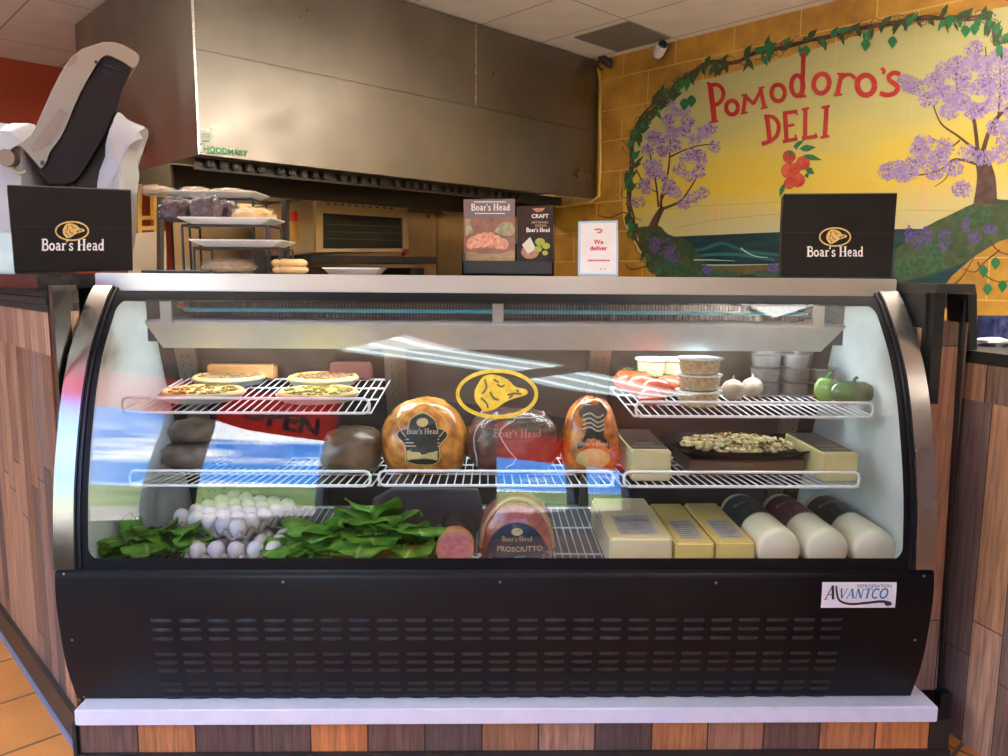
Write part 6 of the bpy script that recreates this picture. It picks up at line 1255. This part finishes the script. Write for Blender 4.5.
# plastic bags
bagm = mat('plastic_bag', (.52, .54, .55), .3, var=(.44, .46, .48), scale=6, sss=.0, bump=.4, bscale=14)
def bag(lab, outline, Y, d, seed, zb):
    P_ = [at(x, y, Y) for x, y in outline]; c = sum(P_, Vector())/len(P_); mb = MB(); n = len(P_); R_ = 8
    vs = []; 
    for j in range(R_+1):
        k = j/R_; a = (k-.5)*pi; s_ = cos(a)**.35 if abs(k-.5) < .5 else .05; yy = d*.5*sin(a)
        for i, p in enumerate(P_):
            q = c+(p-c)*max(s_, .05); q = q+Vector((0, yy, 0)); nn = noise.noise(q*14+Vector((seed, 0, 0))); q += Vector((.012*nn, .018*nn, .008*nn)); vs.append(q)
    mb.add(vs, [(j*n+i, j*n+(i+1) % n, (j+1)*n+(i+1) % n, (j+1)*n+i) for j in range(R_) for i in range(n)]+[tuple(range(n)), tuple(R_*n+i for i in range(n))])
    q = obj('plastic_bag', mb, bagm, smooth=35); tag(recenter(q), lab, 'bag')
def dense(p, k=5): return [(p[i][0]+(p[(i+1) % len(p)][0]-p[i][0])*j/k, p[i][1]+(p[(i+1) % len(p)][1]-p[i][1])*j/k) for i in range(len(p)) for j in range(k)]
bag('white plastic bag bundle at the left edge behind the scale', dense([(-30, 130), (8, 124), (13, 130), (20, 124), (33, 125), (45, 140), (45, 268), (-30, 270)]), 2.72, .2, 1, 0)
bag('white plastic bag standing between the scale and the hood', dense([(118, 113), (127, 119), (146, 129), (139, 133), (141, 140), (132, 152), (130, 188), (128, 270), (96, 270), (104, 186)]), 2.62, .12, 2, 0)
mb = MB(); a = at(-30, 232, 2.60); b = at(16, 272, 2.60); mb.box((a.x, 2.60, 1.312), (b.x, 3.0, a.z), bev=.006); tag(recenter(obj('steel_box', mb, steel('dull_steel', (.3, .29, .28), .35), smooth=30)), 'low stainless box at the left edge under the white bags', 'box')

# ============================================================ LIGHTS
lens_m, nt, b = newmat('troffer_lens'); N = nt.nodes; L = nt.links; uv = N.new('ShaderNodeUVMap'); sp_ = N.new('ShaderNodeSeparateXYZ'); L.new(uv.outputs[0], sp_.inputs[0])
wv = N.new('ShaderNodeMath'); wv.operation = 'MULTIPLY'; wv.inputs[1].default_value = 3*2*pi; L.new(sp_.outputs[1], wv.inputs[0]); cs = N.new('ShaderNodeMath'); cs.operation = 'COSINE'; L.new(wv.outputs[0], cs.inputs[0])
mr = N.new('ShaderNodeMapRange'); mr.inputs[1].default_value = -.2; mr.inputs[2].default_value = -1; mr.inputs[3].default_value = 2.0; mr.inputs[4].default_value = 6.0; L.new(cs.outputs[0], mr.inputs[0])
b.inputs['Base Color'].default_value = (.8, .8, .8, 1); b.inputs['Emission Color'].default_value = (.80, .97, 1., 1); L.new(mr.outputs[0], b.inputs['Emission Strength'])
upm = mat('added_uplight_lens', (.8, .8, .8), .5, emit=((1., .96, .90), 20.)); dnm = mat('added_downlight_lens', (.8, .8, .8), .5, emit=((1., .96, .90), 4.5))
upm2 = mat('added_uplight_lens_dim', (.8, .8, .8), .5, emit=((1., .96, .90), 9.))
def added_uplight(lab, s0, s1, t0, t1):  # hanging fixture added out of view to brighten the ceiling
    t = thing('ceiling_light', lab, 'ceiling light', tuple(st((s0+s1)/2, (t0+t1)/2, CZ-.28)), 'added suspended uplights')
    q = lambda a, z: [st(s0+a, t0+a, z), st(s1-a, t0+a, z), st(s1-a, t1-a, z), st(s0+a, t1-a, z)]
    mb = MB(); mb.prism(q(.0, CZ-.28), (0, 0, .04)); obj('housing', mb, white_metal, t)
    mb = MB(); mb.prism(q(.03, CZ-.239), (0, 0, .008)); obj('upper_lens', mb, upm2 if 'middle of' in lab else upm, t)
    mb = MB(); mb.prism(q(.03, CZ-.288), (0, 0, .007)); obj('lower_lens', mb, dnm, t)
    for k in (.15, .85):
        mb = MB(); c = st(s0+(s1-s0)*k, (t0+t1)/2, CZ-.23); mb.tube([c, c+Vector((0, 0, .225))], .004, 6); obj('suspension_rod', mb, white_metal, t)
def troffer(lab, s0, s1, t0, t1):
    t = thing('ceiling_light', lab, 'ceiling light', tuple(st((s0+s1)/2, (t0+t1)/2, CZ-.03)), 'fluorescent ceiling lights')
    mb = MB(); mb.add([st(s0+.03, t0+.03, CZ-.014), st(s1-.03, t0+.03, CZ-.014), st(s1-.03, t1-.03, CZ-.014), st(s0+.03, t1-.03, CZ-.014)], [(0, 1, 2, 3)], [(0, 0), (1, 0), (1, 1), (0, 1)]); obj('lens', mb, lens_m, t)
    mb = MB()
    for (a, b_, c, d) in ((s0, s1, t0, t0+.03), (s0, s1, t1-.03, t1), (s0, s0+.03, t0, t1), (s1-.03, s1, t0, t1)): mb.prism([st(a, c, CZ-.018), st(b_, c, CZ-.018), st(b_, d, CZ-.018), st(a, d, CZ-.018)], (0, 0, .014))
    obj('frame', mb, white_metal, t)
troffer('fluorescent ceiling light over the aisle nearest the display case', 2.78, 4.18, 4.35, 4.95)
troffer('fluorescent ceiling light over the aisle, second from the display case', 4.42, 5.85, 4.42, 5.02)
added_uplight('added ceiling uplight far down the room behind the viewer', 6.4, 7.6, 2.2, 2.8)
added_uplight('added ceiling uplight above the kitchen side, over the middle of the hood', 2.6, 3.8, 2.2, 2.8)
added_uplight('added ceiling uplight above the kitchen side, nearest the painted wall', 3.0, 4.2, .7, 1.3)
added_uplight('added ceiling uplight above the kitchen side, beyond the left counter', .1, 1.3, 4.1, 4.7)
added_uplight('added ceiling uplight in the far left of the kitchen by the red wall', -2.0, -.8, 5.3, 5.9)
added_uplight('added ceiling uplight over the right hand seating side', 4.6, 5.8, 1.0, 1.6)
def area(name, loc, tgt, sx, sy, e, col):
    l = bpy.data.lights.new(name, 'AREA'); l.shape = 'RECTANGLE'; l.size = sx; l.size_y = sy; l.energy = e; l.color = col; o = bpy.data.objects.new(name, l); COL.objects.link(o); o.location = loc
    o.rotation_euler = (Vector(tgt)-Vector(loc)).to_track_quat('-Z', 'Y').to_euler(); return o
# spot under the kitchen ceiling, no lamp placed here
kp = st(-.9, 4.4, CZ-.05)
sun = bpy.data.lights.new('sun', 'SUN'); sun.energy = 20; sun.angle = .009; sun.color = (1, .95, .86); so_ = bpy.data.objects.new('sun', sun); COL.objects.link(so_)
so_.rotation_euler = Vector((-NM.x, -NM.y, -1.1)).to_track_quat('-Z', 'Y').to_euler()
# pieces that stand apart become parts of their own
def split(o):
    me = o.data; n = len(me.vertices); par = list(range(n))
    def find(a):
        while par[a] != a: par[a] = par[par[a]]; a = par[a]
        return a
    for e in me.edges: a, b = find(e.vertices[0]), find(e.vertices[1]); par[a] = b
    comps = {}
    for p in me.polygons: comps.setdefault(find(p.vertices[0]), []).append(p)
    if len(comps) < 2: return
    sm = me.polygons[0].use_smooth
    for ps in comps.values():
        ids = sorted({v for p in ps for v in p.vertices}); mp = {v: i for i, v in enumerate(ids)}
        m2 = bpy.data.meshes.new(o.name.split('.')[0]); m2.from_pydata([me.vertices[v].co for v in ids], [], [[mp[v] for v in p.vertices] for p in ps]); m2.materials.append(me.materials[0])
        m2.polygons.foreach_set('use_smooth', [sm]*len(m2.polygons))
        if sm: m2.set_sharp_from_angle(angle=radians(40))
        q = bpy.data.objects.new(o.name.split('.')[0], m2); COL.objects.link(q); q.parent = o.parent
    bpy.data.objects.remove(o)
for o in list(COL.objects):
    if o.type == 'MESH' and o.parent and o.name.split('.')[0] in ('screw', 'canopy_clip', 'rear_sliding_door', 'hook', 'river_bank', 'bridge_tower', 'bridge_cable', 'wave', 'upper_front_panel', 'trim_strip', 'wave_foam', 'panel_inset', 'bolt', 'cooling_coil', 'tomato_painting'): split(o)
# ============================================================ WORLD
w = bpy.data.worlds.new('sky'); S.world = w; w.use_nodes = True; nt = w.node_tree; N = nt.nodes; L = nt.links; bg = N['Background']
tc = N.new('ShaderNodeTexCoord'); sp_ = N.new('ShaderNodeSeparateXYZ'); L.new(tc.outputs['Generated'], sp_.inputs[0])
gr = ramp(N, [(0, (.45, .62, .85)), (.12, (.08, .30, .85)), (.5, (.04, .18, .68)), (1, (.04, .14, .5))]); L.new(sp_.outputs[2], gr.inputs[0])
mp = N.new('ShaderNodeMapping'); mp.inputs['Scale'].default_value = (1.3, 1.3, 6.5); mp.inputs['Location'].default_value = (.3, .1, .55); L.new(tc.outputs['Generated'], mp.inputs[0])
nz = N.new('ShaderNodeTexNoise'); nz.inputs['Scale'].default_value = 1.5; nz.inputs['Detail'].default_value = 7; nz.inputs['Roughness'].default_value = .5; L.new(mp.outputs[0], nz.inputs[0])
cr = ramp(N, [(.47, (0, 0, 0)), (.545, (1, 1, 1))]); L.new(nz.outputs[0], cr.inputs[0])
mx = N.new('ShaderNodeMixRGB'); L.new(cr.outputs[0], mx.inputs[0]); L.new(gr.outputs[0], mx.inputs[1]); mx.inputs[2].default_value = (1., 1., 1.03, 1); L.new(mx.outputs[0], bg.inputs[0]); bg.inputs[1].default_value = 6.0
# ============================================================ CAMERA
cd = bpy.data.cameras.new('camera'); cd.sensor_width = 36; cd.lens = F/1008*36; cd.clip_start = .02; cam = bpy.data.objects.new('camera', cd); COL.objects.link(cam); S.camera = cam
fw = ray(504, 378); rt = ray(504+F, 378)-fw; up = ray(504, 378-F)-fw
cam.matrix_world = Matrix(((rt.x, up.x, -fw.x, 0), (rt.y, up.y, -fw.y, 0), (rt.z, up.z, -fw.z, EYE), (0, 0, 0, 1)))
vs_ = S.view_settings; vs_.view_transform = 'Standard'; vs_.look = 'None'; vs_.gamma = 1; vs_.use_curve_mapping = False; vs_.exposure = 1.08
